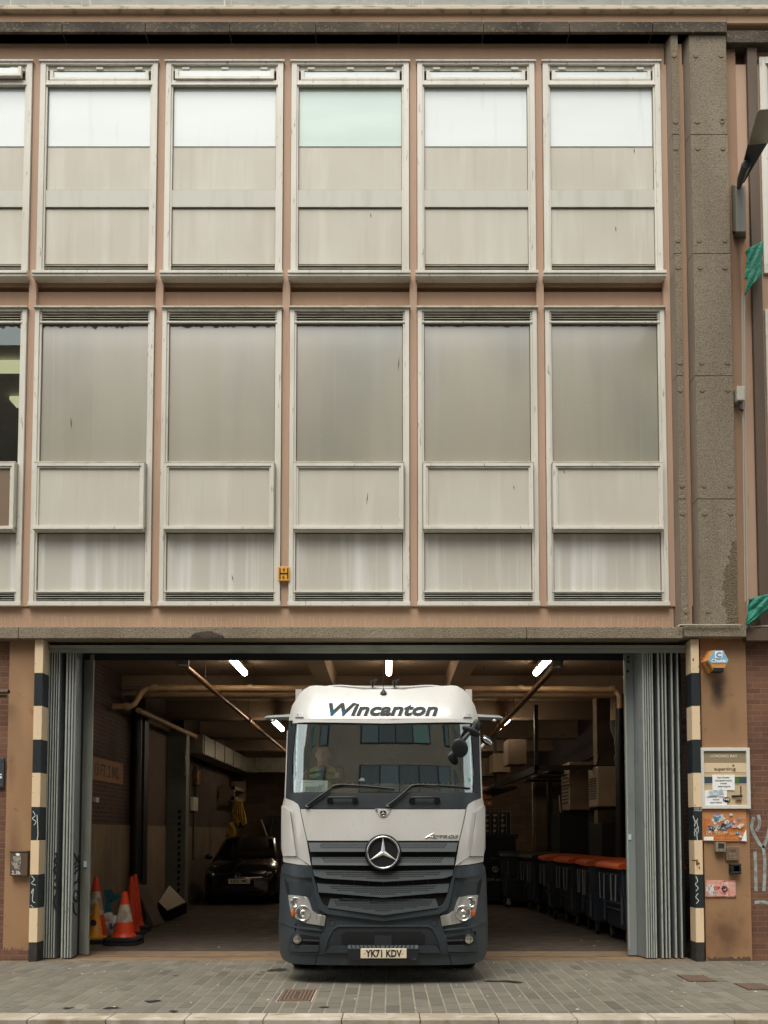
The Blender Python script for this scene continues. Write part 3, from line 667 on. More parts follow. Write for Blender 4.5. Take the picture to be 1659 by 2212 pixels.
for (u, v) in ((1357, 1429), (1357, 1420), (1356, 1450)): X, Z = Wp(u, v, 12.38); s.lathe([(.02, 0), (.02, .006)], (X, 12.377, Z), 10, 'Y')
s.build('bolt', 'black', rd)

# ---------------------------------------------------------------- striped corner guards
def guard(x0, x1, label, marks):
    t = thing('corner_guard', label, 'corner guard', ((x0 + x1) / 2, 12, 0), 'striped corner guards beside the bay')
    zz = [z(v, 11.88) for v in (1380.5, 1453.5, 1525, 1597.5, 1669.5, 1743, 1815, 1889, 1961.5, 2035.5)] + [0]
    zz[-2] = z(2035.5, 11.88)
    s = MB()
    for i in range(len(zz) - 1):
        s.box(x0, x1, 11.88, 12.1, zz[i + 1], zz[i], (i % 2) if i < 9 else 2)
    bmesh.ops.remove_doubles(s.bm, verts=s.bm.verts[:], dist=.0005)
    mid = [f for f in s.bm.faces if abs(f.normal.z) > .9]
    p = s.build('post', ['stripe_w', 'stripe_b', 'stripe_base'], t, bevel=.006)
    stroke('graffiti', 'white_spray', [spline([(q[0], q[1], 0) for q in gl(l, 11.878)], 4) for l in marks], .005, 11.8785, t)
    return t
guard(4.08, 4.19, 'black and cream striped corner guard below the hexagonal alarm box, rust marked', [
    [(1497, 1762), (1503, 1778), (1507, 1768)], [(1500, 1785), (1504, 1772), (1508, 1790)], [(1499, 1800), (1508, 1785), (1507, 1800), (1500, 1790)], [(1501, 1806), (1500, 1795)], [(1505, 1800), (1507, 1830), (1503, 1848)],
    [(1503, 1893), (1507, 1903), (1502, 1910), (1508, 1918), (1503, 1925)], [(1508, 1930), (1503, 1938), (1509, 1945), (1504, 1952)]])
guard(-4.785, -4.67, 'black and cream striped corner guard left of the graffitied door, scribbled white', [
    [(71, 1752), (76, 1762), (70, 1768), (78, 1775), (73, 1782)], [(80, 1760), (82, 1800), (80, 1815)], [(68, 1892), (74, 1900), (68, 1908), (77, 1912)], [(67, 1930), (72, 1920), (70, 1945), (76, 1950)], [(66, 1955), (72, 1960)]])
s = MB(); rs = random.Random(15)
for (u0, u1, v, h) in ((1494, 1508, 1859, .02), (1503, 1512, 1866, .035), (1509, 1513, 1875, .03), (1508, 1512, 1440, .012), (1496, 1499, 1425, .03)):
    xa_, z_ = Wp(u0, v, 11.878); xb_, _ = Wp(min(u1, 1512), v, 11.878); n = 9
    s.prism([(xa_, 11.8785, z_)] + [(xa_ + (xb_ - xa_) * i / n, 11.8785, z_ + h * rs.uniform(.2, 1)) for i in range(1, n)] + [(xb_, 11.8785, z_)] + [(xb_ - (xb_ - xa_) * i / n, 11.8785, z_ - h * rs.uniform(.1, .9)) for i in range(1, n)], (0, .001, 0))
s.build('rust_patch', mat('brown_rust', '#5d351c', .9, layers=[(40, .5, .6, '#8a5a30', .7)]), bpy.data.objects['corner_guard'])
text('graffiti', 'LOZE.23', 'white_spray', (4.085, 4.185, z(1752, 11.88), z(1744.5, 11.88)), 11.879, bpy.data.objects['corner_guard'])

# ---------------------------------------------------------------- building across the street (seen in the reflections)
ob = thing('opposite_building', 'brick office block across the street, reflected in the truck windscreen', 'building', (0, -8, 0))
OY = -6.0
box('wall', mat('opposite_brick', '#b0a08f', .9, brick=(0, .225, .075, '#b5a797', '#a09081'), layers=[(.4, .4, .7, '#85786c', .5)]), -26, 26, OY - 6, OY, 0, 18.6, ob)
gls = mat('opposite_glass', '#24333c', .08, spec=1., coat=1.); gls2 = mat('opposite_glass_blue', '#64757c', .2, spec=1.); gls3 = mat('opposite_glass_green', '#6f968a', .2, spec=1.); fr = mat('opposite_frame', '#15191b', .5)
def owin(x0, x1, z0, z1, n, mats):
    f = box('window', fr, x0 - .07, x1 + .07, OY, OY + .05, z0 - .07, z1 + .07, ob); wd = (x1 - x0) / n
    for i in range(n): box('pane', mats[i % len(mats)], x0 + i * wd + .04, x0 + (i + 1) * wd - .04, OY + .02, OY + .07, z0, z1, f)
for k in range(-3, 4):
    bx = k * 8.2
    owin(bx - 1.6, bx + 2.8, 14.5, 16.3, 4, [gls2, gls, gls, gls3]); owin(bx + 3.8, bx + 4.4, 14.4, 16.0, 1, [gls2])
    owin(bx - 1.6, bx + 4.4, 10.9, 12.7, 5, [gls, gls2, gls, gls, gls2]); owin(bx - 1.2, bx + 3.5, 5.6, 7.6, 3, [gls, gls, gls2])

# ---------------------------------------------------------------- the truck
M['cab'] = mat('white_truck_paint', '#c0bfba', .28, layers=[((1.5, 1.5, 1.5), .4, .7, '#b3afa6', .6), ((9, 9, 1.2), .55, .8, '#aaa595', .3), (45, .70, .74, '#7d725e', .8)], coat=.6, bump=(2.2, .05, .02))
M['bump'] = mat('blue_grey_bumper_plastic', '#30393e', .42, layers=[((3, 3, 3), .4, .7, '#28323a', .6), ((8, 8, 1.5), .56, .8, '#525650', .4), (40, .68, .76, '#56605f', .35)], bump=(200, .12, .002), spec=.6)
M['slat'] = mat('grey_grille_plastic', '#363d3f', .5, layers=[((3, 3, 3), .4, .7, '#343a3b', .6)], spec=.4)
M['hole'] = ink('grille_hole_shade', '#0b0f11', .8)
M['cabdark'] = mat('dark_cab_trim', '#23292d', .45, layers=[(10, .5, .75, '#30373b', .4)])
M['lens'] = mat('headlamp_lens', '#c8c8c2', .12, metal=.55, layers=[((18, 1, 4), .5, .6, '#8e8e88', .6)], coat=1.)
M['reflector'] = mat('lamp_reflector', '#d8d8d2', .12, metal=.9, layers=[((60, 1, 2), .5, .55, '#77766f', .7)], coat=1.)
M['amber'] = mat('amber_lens', '#c2601c', .2, coat=1.)
M['plate'] = ink('plate_cream', '#dccfb4', .5); M['ink'] = ink('black_ink', '#101115', .8)
TX0, TY = -0.065, 10.06
def F(x, z_):
    a = abs(x - TX0)
    if z_ < .5: s = .05 * (.5 - z_) / .3
    elif z_ < 1.65: s = .03 * (z_ - .5)
    elif z_ < 2.15: s = .0345 + .16 * (z_ - 1.65)
    else: s = .1145 + .225 * (z_ - 2.15) + .035 * (z_ - 2.15) ** 2
    if z_ > 3.05: s += .55 * (z_ - 3.05) ** 1.35
    return TY + s + .05 * (a / 1.2) ** 2 + .34 * max(0, (a - .80) / .42) ** 2.4
def T(cx, cy, top=False):
    u = 583 + .3046 * cx; v = (1444.6 if top else 1736.0) + .3046 * cy; X, Z = 0, 1.5
    for _ in range(8): X, Z = Wp(u, v, F(X, Z))
    return X, Z
CX = 806
def half(pts, top=False):
    """left half outline in picture units -> left and right outlines"""
    L = [T(x, y, top) for x, y in pts]
    return L, [(2 * TX0 - x, z_) for x, z_ in L][::-1]
def full(pts, top=False):
    """left half (from the centre line round) mirrored to a closed symmetric outline"""
    L = [T(x, y, top) for x, y in pts]
    L = [(min(x, TX0), z_) for x, z_ in L]
    Rr = [(2 * TX0 - x, z_) for x, z_ in L][::-1]
    if abs(L[0][0] - TX0) < .002: Rr = Rr[:-1]
    if abs(L[-1][0] - TX0) < .002: Rr = Rr[1:]
    return L + Rr
def panel(poly, off=0., thick=.02, mi=0, s=None, gx=.06, gz=.09):
    """plate following the truck's front surface: outline poly in (x, z), stood off by off"""
    own = s is None; s = s or MB(); bm = bmesh.new(); fo = off if callable(off) else (lambda x, z_: off)
    f = bm.faces.new([bm.verts.new((x, 0, z_)) for x, z_ in poly])
    bmesh.ops.triangulate(bm, faces=[f])
    xs = [p[0] for p in poly]; zs_ = [p[1] for p in poly]
    x = math.floor(min(xs) / gx) * gx + gx
    while x < max(xs) - 1e-4: bmesh.ops.bisect_plane(bm, geom=bm.verts[:] + bm.edges[:] + bm.faces[:], plane_co=(x, 0, 0), plane_no=(1, 0, 0)); x += gx
    q = math.floor(min(zs_) / gz) * gz + gz
    while q < max(zs_) - 1e-4: bmesh.ops.bisect_plane(bm, geom=bm.verts[:] + bm.edges[:] + bm.faces[:], plane_co=(0, 0, q), plane_no=(0, 0, 1)); q += gz
    bmesh.ops.remove_doubles(bm, verts=bm.verts[:], dist=.0004)
    vs = {}; back = {}
    for v in bm.verts:
        X, Z = v.co.x, v.co.z; Y = F(X, Z) - fo(X, Z)
        vs[v] = s.bm.verts.new((X, Y, Z)); back[v] = s.bm.verts.new((X, Y + thick, Z))
    for f in bm.faces:
        for d, rev in ((vs, 0), (back, 1)):
            l = [d[v] for v in f.verts]
            try: s.bm.faces.new(l[::-1] if rev else l).material_index = mi
            except ValueError: pass
    for e in bm.edges:
        if len(e.link_faces) == 1:
            a, b = e.verts; s.bm.faces.new((vs[a], vs[b], back[b], back[a])).material_index = mi
    bm.free(); return s
def tpart(name, m, polys, off=0., thick=.02, parent=None, smooth=32, bevel=0, **k):
    s = MB()
    for p in polys: panel(p, off, thick, 0, s, **k)
    return s.build(name, m, parent or truck, smooth=smooth, bevel=bevel)
truck = thing('delivery_truck', 'white and blue grey truck standing half out of the loading bay with its driver', 'truck', (TX0, 11.5, 0))

# cab shell: sides, roof, back
def sec(y, k, top):
    half_ = [(1.19, .95), (1.20, 1.7), (1.195, 2.3), (1.165, 2.95), (1.13, 3.12), (1.09, 3.27), (1.0, 3.39), (.86, 3.46), (.5, 3.50 + top), (.2, 3.515 + top)]
    h = [(TX0 + x * k, y, z_ ) for x, z_ in half_]
    return h + [(2 * TX0 - p[0], p[1], p[2]) for p in h[::-1]]
s = MB(); rr = [sec(10.78, .975, -.06), sec(11.0, .99, -.01), sec(11.3, 1.0, .01), sec(12.55, 1.0, .015)]
rr.insert(3, sec(11.95, 1.0, .012)); s.loft(rr, cap=False, closed=False)
for f in list(s.bm.faces):
    q_ = f.calc_center_median()
    if 2.3 < q_.z < 2.9 and abs(q_.x - TX0) > 1.0 and 10.78 < q_.y < 11.95: s.bm.faces.remove(f)
s.bm.faces.new([s.bm.verts.new(p) for p in rr[-1]])
cabb = s.build('cab_shell', 'cab', truck, smooth=40)
sd_ = cabb.modifiers.new('solid', 'SOLIDIFY'); sd_.thickness = .03; sd_.offset = -1
for k in (-1, 1):
    s = MB(); s.prism([(TX0 + k * 1.165, 10.79, 2.3), (TX0 + k * 1.190, 11.95, 2.3), (TX0 + k * 1.160, 11.95, 2.95), (TX0 + k * 1.135, 10.79, 2.95)], (-k * .004, 0, 0)); s.build('side_window', 'windscreen', truck)
box('cab_floor', 'cabdark', TX0 - 1.15, TX0 + 1.15, 10.5, 12.5, 1.15, 1.22, truck)
# front roof panel with visor
tpart('roof_front', 'cab', [full([(806, 152), (700, 150), (600, 141), (500, 130), (420, 124), (330, 118), (285, 122), (240, 148), (205, 185), (175, 235), (158, 262), (140, 330), (134, 366), (165, 368), (806, 368)], True)], 0, .05, gz=.06)
tpart('roof_lip', 'cab', [full([(806, 368.5), (165, 368.5), (165, 389), (806, 389)], True)], .025, .05)
s = MB()
pts = spline([(TX0 - .95, 10.98, 3.475), (TX0 - .6, 10.93, 3.52), (TX0 - .3, 10.9, 3.50), (TX0, 10.9, 3.485), (TX0 + .3, 10.9, 3.50), (TX0 + .6, 10.93, 3.52), (TX0 + .95, 10.98, 3.475)], 4); s.tube(pts, .02, 6)
s.box(TX0 - .36, TX0 + .36, 11.2, 11.9, 3.5, 3.575)
for k in (-1, 1): s.box(TX0 + k * 1.08 - .04, TX0 + k * 1.08 + .04, 11.2, 12.0, 3.36, 3.53)
s.build('roof_trim', 'cab', truck, smooth=40)
for k in (-1, 1):
    s = MB(); x = TX0 + k * .135; s.tube([(x, 10.86, 3.5), (x, 10.86, 3.58)], .012, 6); s.tube([(x, 10.86, 3.54), (x, 10.86, 3.585)], [.03, .03], 8); s.tube([(x, 10.8, 3.555), (x + .05, 10.9, 3.6)], .012, 6); s.build('roof_bracket', 'darksteel', truck)
ax, az_ = T(806, 165, True)
s = MB(); s.lathe([(.045, -.02), (.038, .0), (.02, .025), (.008, .045)], (ax, F(ax, az_) - .01, az_ - .01), 14); s.tube([(ax, F(ax, az_) - .01, az_ + .02), (ax, F(ax, az_) - .0, az_ + .27)], .0035, 6); s.build('aerial', 'black', truck)
for p in half([(178, 345), (186, 316), (228, 312), (240, 345)], True):
    e = tpart('marker_lamp', 'cab', [p], .03, .05, bevel=.005); cxx = sum(q[0] for q in p) / 4; czz = sum(q[1] for q in p) / 4
    s = MB()
    for k in (-.016, .016): s.lathe([(.007, -.006), (.007, 0)], (cxx + k, F(cxx, czz) - .03, czz), 8, 'Y')
    s.build('lamp_screw', 'black', e)
# company name
x0, z0 = T(414, 330, True); x1, z1 = T(1190, 243, True); z0 = T(806, 330, True)[1]; z1 = T(806, 243, True)[1]
wnm = text('name_lettering', 'Wincanton', mat('sign_grey', '#3f4446', .75, spec=.15), (x0, x1, z0, z1), lambda x, z_: F(x, z_) - .010, truck, shear=.28, weight=.028, thick=.004)
bm = bmesh.new(); bm.from_mesh(wnm.data); xb, zb_ = T(540, 300, True)
o_ = root_of(truck); bmesh.ops.bisect_plane(bm, geom=bm.verts[:] + bm.edges[:] + bm.faces[:], plane_co=(0, 0, zb_ - o_.z), plane_no=(0, 0, 1))
for f in bm.faces:
    c = f.calc_center_median() + o_
    f.material_index = 1 if c.z < zb_ and c.x < xb - .02 else 0
bm.to_mesh(wnm.data); bm.free(); wnm.data.materials.append(mat('sign_blue', '#1f5878', .75, spec=.15))
s = MB()                                                                     # pale edge round the letters
e2 = text('name_outline', 'Wincanton', mat('sign_outline', '#eeeeea', .4), (x0 - .0082, x1 + .0082, z0 - .0056, z1 + .0056), lambda x, z_: F(x, z_) - .001, truck, shear=.28, weight=.06, thick=.002)

# windscreen and its surround
ws = full([(806, 389), (500, 389), (250, 391), (183, 393), (172, 400), (162, 520), (157, 700), (158, 860), (166, 878), (400, 884), (806, 885)], True)
gsn = tpart('windscreen', 'windscreen', [ws], -.01, .005)
for k in (0, 1): tpart('windscreen_seal', 'black', [half([(165, 386), (183, 393), (172, 400), (162, 520), (157, 700), (158, 860), (166, 878), (150, 884), (138, 870), (140, 600), (150, 420)], True)[k]], .0, .05)
tpart('windscreen_seal', 'black', [full([(806, 386), (165, 384), (165, 392), (806, 391)], True)], .004, .03)
for k in (0, 1): tpart('a_pillar', 'cabdark', [half([(150, 372), (135, 370), (122, 560), (112, 780), (106, 940), (140, 950), (140, 870), (142, 600), (152, 420)], True)[k]], .0, .12)
for k in (0, 1): tpart('pillar_edge', 'cab', [half([(128, 440), (122, 440), (110, 780), (102, 945), (112, 948), (120, 720)], True)[k]], .014, .05)
tpart('scuttle_panel', 'cabdark', [full([(806, 882), (165, 878), (138, 884), (135, 945), (160, 965), (200, 985), (215, 992), (806, 994)], True)], .004, .04)
# bonnet, badges
tpart('bonnet', 'cab', [full([(806, 36), (215, 36), (228, 100), (245, 180), (266, 262), (806, 262)])], .01, .04, bevel=.006)
tpart('bonnet_notch', 'cab', [full([(806, 97), (780, 92), (765, 72), (745, 37), (806, 37)])], .02, .03, bevel=.004)
def badge(cx, cy, r, off, mi_disc='void', ring=.12):
    pass
def star_mesh(X, Y, Z, r):
    s = MB(); c = (X, Y - r * .09, Z)
    for k in range(3):
        a = R(90 + 120 * k); tip = (X + r * math.cos(a), Y, Z + r * math.sin(a))
        l = (X + r * .17 * math.cos(a + R(60)), Y, Z + r * .17 * math.sin(a + R(60))); q = (X + r * .17 * math.cos(a - R(60)), Y, Z + r * .17 * math.sin(a - R(60)))
        v = [s.bm.verts.new(p) for p in (c, tip, l, q)]
        s.bm.faces.new((v[0], v[2], v[1])); s.bm.faces.new((v[0], v[1], v[3])); s.bm.faces.new((v[1], v[2], v[3]))
    return s
def ring(s, X, Y, Z, r, t, seg=48): s.tube([(X + r * math.cos(2 * math.pi * k / seg), Y, Z + r * math.sin(2 * math.pi * k / seg)) for k in range(seg + 1)], t, 8, cap=False); return s
for (cy, R_, off) in ((345, .205, .075), (66, .037, .03)):
    X, Z = T(CX, cy); X = TX0; Y = F(X, Z) - off
    s = MB(); s.lathe([(R_ * .99, .07), (R_ * 1.0, .0), (R_ * .96, -.018 * R_ / .2), (R_ * .88, -.012 * R_ / .2), (R_ * .84, .0)], (X, Y, Z), 56, 'Y'); b_ = s.build('badge', 'black', truck, smooth=35)
    s = MB(); ring(s, X, Y - .02 * R_ / .2, Z, R_ * .86, R_ * .052); s.build('badge_ring', 'chrome', b_, smooth=60)
    st = star_mesh(X, Y - .012 * R_ / .2, Z, R_ * .83); st.build('badge_star', mat('satin_chrome', '#e4e1da', .24, metal=1.) if 'satin_chrome' not in bpy.data.materials else bpy.data.materials['satin_chrome'], b_)
x0, _ = T(1103, 240); x1, _ = T(1336, 240); z0 = T(1220, 243)[1]; z1 = T(1220, 222)[1]
text('model_lettering', 'CTROS', 'satin', (x0 + .075, x1, z0, z1), lambda x, z_: F(x, z_) - .012, truck, shear=.3, weight=.01, thick=.006) if False else None
M['satin'] = bpy.data.materials['satin_chrome']
text('model_lettering', 'CTROS', 'satin', (x0 + .085, x1, z0, z1), lambda x, z_: F(x, z_) - .012, truck, shear=.3, weight=.01, thick=.006)
def P3(x, z_, off): return (x, F(x, z_) - off, z_)
s = MB(); s.tube([P3(x0, z0, .016), P3(x0 + .05, z0 + .03, .016), P3(x0 + .1, z1 + .022, .016), P3(x0 + .082, z0, .016)], .006, 6); s.tube([P3(x0 + .035, z0 + .012, .016), P3(x0 + .09, z0 + .014, .016)], .004, 6); s.build('model_lettering', 'satin', truck)

# corner air deflectors
for k in (0, 1):
    tpart('corner_panel', 'cab', [half([(100, -32), (106, -40), (165, -18), (200, 4), (216, 40), (245, 180), (262, 262), (292, 440), (200, 432), (95, 412), (88, 300), (88, 20)])[k]], .012, .1, bevel=.006)
    dfl = tpart('air_deflector', 'cab', [half([(86, 16), (120, 36), (148, 62), (160, 150), (172, 290), (190, 372), (98, 372), (84, 320)])[k]], .06, .045, bevel=.005)
    tpart('deflector_foot', 'cab', [half([(98, 376), (190, 376), (232, 408), (288, 438), (196, 430), (98, 412)])[k]], .035, .03, dfl)
# bumper and grille
tpart('bumper', 'bump', [full([(806, 250), (262, 250), (292, 436), (100, 420), (82, 450), (74, 520), (68, 700), (62, 850), (66, 1000), (72, 1060), (92, 1104), (135, 1128), (315, 1143), (806, 1148)])], 0, .12)
rec = lambda pts, nm='bumper_recess', m_='void', off=.006, par=None: [tpart(nm, m_, [p], off, .006, par) for p in half(pts)]
tpart('grille_opening_shade', 'void', [full([(806, 264), (264, 264), (290, 440), (312, 540), (345, 660), (380, 730), (430, 760), (806, 800)])], .006, .004)  # black sheet laid on the bumper paints the dark of the opening
gr = tpart('grille_surround', 'bump', [p for p in half([(296, 444), (312, 520), (352, 650), (378, 712), (432, 745), (806, 785), (806, 832), (480, 790), (400, 778), (345, 745), (322, 660), (300, 540), (290, 450)])], .035, .045, bevel=.008)
def slatoff(zt, zb, a, b): return lambda x, z_: a + (b - a) * min(1, max(0, (zt - z_) / (zt - zb)))
rows = [([(CX, 276), (274, 276), (290, 340), (CX, 340)], [(347, 281), (372, 326), (CX, 326), (CX, 281)]),
        ([(CX, 378), (298, 378), (302, 434), (CX, 438)], [(368, 383), (392, 424), (CX, 427), (CX, 383)]),
        ([(CX, 480), (303, 466), (316, 510), (378, 528), (CX, 553)], [(388, 474), (408, 510), (CX, 541), (CX, 489)]),
        ([(CX, 588), (334, 566), (348, 628), (420, 632), (CX, 664)], [(412, 575), (434, 612), (CX, 652), (CX, 600)]),
        ([(CX, 706), (430, 672), (410, 736), (CX, 788)], [(445, 680), (468, 722), (CX, 770), (CX, 720)])]
for (o_pts, p_pts) in rows:
    poly = full(o_pts); zt = max(p[1] for p in poly); zb = min(p[1] for p in poly); of = slatoff(zt, zb, .022, .062)
    sl_ = tpart('grille_slat', 'slat', [poly], of, .012, bevel=.003, gz=.03)
    lip = [(x, y) for x, y in o_pts if True]
    # flat dark hexagons paint the shade of the holes
    pp = full(p_pts); s = MB()
    def inside(x, z_):
        c = False; n = len(pp); j = n - 1
        for i in range(n):
            if (pp[i][1] > z_) != (pp[j][1] > z_) and x < (pp[j][0] - pp[i][0]) * (z_ - pp[i][1]) / (pp[j][1] - pp[i][1]) + pp[i][0]: c = not c
            j = i
        return c
    dx, dz = .0265, .0205; zq = min(p[1] for p in pp); r_ = .0103; row = 0
    while zq < max(p[1] for p in pp):
        xq = min(p[0] for p in pp) + (dx / 2 if row % 2 else 0)
        while xq < max(p[0] for p in pp):
            if inside(xq - .008, zq) and inside(xq + .008, zq) and inside(xq, zq + .006) and inside(xq, zq - .006):
                s.bm.faces.new([s.bm.verts.new((xq + r_ * math.cos(R(60 * k + 30)), F(xq, zq) - of(xq, zq) - .0015, zq + r_ * math.sin(R(60 * k + 30)))) for k in range(6)])
            xq += dx
        zq += dz; row += 1
    s.build('hole_shade', 'hole', sl_, recalc=False)
s = MB()
for k in range(-3, 4):
    for (ya, yb_) in ((545, 600), (655, 705)):
        X, Za = T(CX + k * 105, ya); _, Zb = T(CX + k * 105, yb_); s.box(X - .003, X + .003, F(X, Za) - .012, F(X, Za) - .002, Zb, Za)
s.build('grille_rib', 'cabdark', truck)
for k in (0, 1):
    tpart('shoulder', 'bump', [half([(84, 470), (92, 440), (104, 424), (200, 436), (294, 446), (312, 516), (300, 524), (240, 526), (150, 512), (90, 490)])[k]], .03, .04, bevel=.008)
    tpart('air_slot_shade', 'void', [half([(104, 528), (128, 560), (140, 640), (132, 690), (122, 640), (108, 580)])[k]], .008, .006)  # black panel laid on top stands in for the shade inside
    tpart('cheek_recess_shade', 'cabdark', [half([(130, 545), (235, 556), (268, 572), (285, 600), (292, 650), (262, 662), (150, 642), (140, 600)])[k]], .005, .006)  # darker panel laid on top paints the recess shade
    sgn = -1 if k == 0 else 1
    hl = tpart('headlight', 'lens', [half([(130, 646), (200, 652), (266, 664), (284, 700), (302, 758), (345, 786), (398, 796), (385, 866), (340, 860), (255, 846), (185, 812), (150, 770), (136, 700)])[k]], .02, .04, bevel=.006)
    def at(cx, cy): X, Z = T(cx, cy); return ((X if k == 0 else 2 * TX0 - X), Z)
    for (cx, cy, rr_) in ((236, 774, .086), (182, 697, .056)):
        X, Z = at(cx, cy); Y = F(X, Z) - .03; s = MB(); s.lathe([(rr_, .03), (rr_, -.008), (rr_ * .9, -.012), (rr_ * .86, .004), (rr_ * .5, .012), (rr_ * .3, -.004), (rr_ * .1, -.008)], (X, Y, Z), 28, 'Y'); s.build('lamp', 'reflector', hl, smooth=30)
        s = MB(); ring(s, X, Y - .012, Z, rr_ * .96, .005, 28); s.build('lamp_rim', 'chrome', hl, smooth=60)
    X, Z = at(168, 772); s = MB(); s.ell((X, F(X, Z) - .03, Z), (.028, .02, .05), 14, 10); s.build('indicator_lamp', 'amber', hl, smooth=60)
    tpart('lamp_end', mat('lamp_grey', '#77766d', .4) if 'lamp_grey' not in bpy.data.materials else bpy.data.materials['lamp_grey'], [half([(362, 792), (398, 797), (387, 866), (352, 862)])[k]], .032, .02, hl)
    # fog lamp niche, its shade laid on as dark panels
    tpart('fog_niche_shade', 'cabdark', [half([(160, 912), (352, 940), (346, 1056), (130, 1050), (140, 960)])[k]], .006, .004)
    tpart('fog_duct_shade', 'void', [half([(222, 926), (350, 946), (348, 1002), (222, 992)])[k]], .014, .004)
    tpart('fog_blade', 'bump', [half([(235, 960), (350, 966), (350, 976), (235, 972)])[k]], .03, .02)
    tpart('fog_ledge', 'bump', [half([(226, 1000), (348, 1004), (346, 1050), (136, 1046), (150, 1000)])[k]], .022, .02, bevel=.004)
    X, Z = at(196, 960); Y = F(X, Z) - .03; s = MB(); s.lathe([(.058, .04), (.058, -.01), (.052, -.016), (.049, -.002), (.02, .0)], (X, Y, Z), 24, 'Y'); fl = s.build('fog_light', 'black', truck, smooth=30)
    s = MB(); s.lathe([(.047, 0), (.046, -.012), (.03, -.018)], (X, Y, Z), 24, 'Y'); s.build('lamp', 'reflector', fl, smooth=30)
    X, Z = at(441, 848); s = MB(); ring(s, X, F(X, Z) - .001, Z, .036, .0022, 28); s.build('towing_cap', 'void', truck)
    tpart('corner_flare', 'bump', [half([(64, 826), (110, 836), (215, 874), (372, 892), (366, 902), (210, 886), (100, 852), (63, 846)])[k]], .022, .03, bevel=.006)
    tpart('bright_strip', 'slat', [half([(130, 1052), (345, 1058), (540, 1060), (548, 1066), (345, 1064), (130, 1059)])[k]], .016, .02)
seam = []
for pts in ([(430, 672), (412, 730), (366, 880), (340, 1050), (317, 1143)],):
    l = [(T(x, y)) for x, y in pts]
    for sg in (0, 1):
        q = l if sg == 0 else [(2 * TX0 - x, z_) for x, z_ in l]
        seam.append([P3(x, z_, .002) for x, z_ in q])
s = MB()
for q in seam: s.tube(spline(q, 4), .004, 5)
for q_ in ([(86, 16), (148, 62), (160, 150), (172, 290), (190, 372), (288, 438)], [(98, 374), (190, 374)], [(215, 38), (228, 100), (245, 180), (265, 262)]):  # dark tubes paint shadow lines at deflector and bonnet edges
    for p_ in half(q_): s.tube([P3(x, z_, .05 if q_[0][0] < 100 else .014) for x, z_ in p_], .0035, 5)
for p_ in half([(806, 36), (215, 36)]): s.tube([P3(x, z_, .012) for x, z_ in spline([(a_, b_, 0) for a_, b_ in p_], 10) for x, z_ in [(x, z_)]] if False else [P3(p_[0][0] + (p_[1][0] - p_[0][0]) * t / 12, p_[0][1] + (p_[1][1] - p_[0][1]) * t / 12, .012) for t in range(13)], .004, 5)
s.build('seam_and_shadow_line', 'void', truck)
inl = tpart('lower_intake', 'cabdark', [full([(806, 872), (480, 872), (450, 890), (412, 960), (388, 1056), (806, 1058)])], .006, .004)
tpart('intake_mouth_shade', 'void', [full([(806, 908), (540, 908), (505, 930), (510, 985), (560, 1002), (806, 1004)])], .014, .004, inl)  # black sheet paints in the shade of the open mouth
tpart('intake_bar', 'cabdark', [full([(806, 940), (745, 930), (740, 1002), (806, 1004)])], .02, .01, inl)
tpart('intake_lip', 'bump', [full([(806, 1008), (432, 1006), (400, 1046), (392, 1056), (806, 1058)])], .03, .03, inl, bevel=.006)
tpart('intake_rim', 'bump', [p for p in half([(806, 862), (480, 862), (446, 882), (404, 960), (380, 1056), (390, 1056), (414, 962), (452, 892), (484, 873), (806, 873)])], .018, .02, inl, bevel=.004)
pb = tpart('plate_holder', 'cabdark', [full([(806, 1018), (554, 1020), (553, 1082), (572, 1100), (806, 1102)])], .07, .05, bevel=.006)
s = MB(); xa, za = T(555, 1018); xb_ = 2 * TX0 - xa
s.prism([(xa, F(TX0, za) - .07, za - .012), (xb_, F(TX0, za) - .07, za - .012), (xb_ + .0, F(TX0, za) + .02, za + .03), (xa, F(TX0, za) + .02, za + .03)], (0, 0, .012)); st_ = s.build('step_tread', mat('tread_plastic', '#434c4d', .5, bump=(150, .9, .01)), pb)
s = MB()
for i in range(16):
    X = xa + .05 + i * (xb_ - xa - .1) / 15; dd = .02 * (-1 if i < 8 else 1); s.prism([(X - .012, F(TX0, za) - .068, za + .001), (X + .004, F(TX0, za) - .068, za + .001), (X + .004 + dd, F(TX0, za) + .01, za + .038), (X - .012 + dd, F(TX0, za) + .01, za + .038)], (0, -.004, .002))
s.build('tread_ridge', 'void', st_)
PY = F(TX0, .6) - .085
a0, b0 = Wp(583 + .3046 * 643, 1736 + .3046 * 1098, PY); a1, b1 = Wp(583 + .3046 * 970, 1736 + .3046 * 1028, PY)
s = MB(); s.box(a0, a1, PY, PY + .02, b0, b1); pl = s.build('number_plate', 'plate', truck, bevel=.006)
text('plate_characters', 'YK71 KDV', 'ink', (a0 + .055, a1 - .055, b0 + .015, b1 - .012), PY - .001, pl, weight=.03)
s = MB()
for q in (a0 + .045, a1 - .045): s.lathe([(.006, -.004), (.006, 0)], (q, PY, (b0 + b1) / 2), 8, 'Y')
s.build('plate_screw', mat('brass_screw', '#b08a45', .4), pl)
text('plate_small_print', 'mercedes trucks', 'hole', (a0 + .19, a1 - .19, b0 - .012, b0 - .006), PY + .005, pl) if False else None

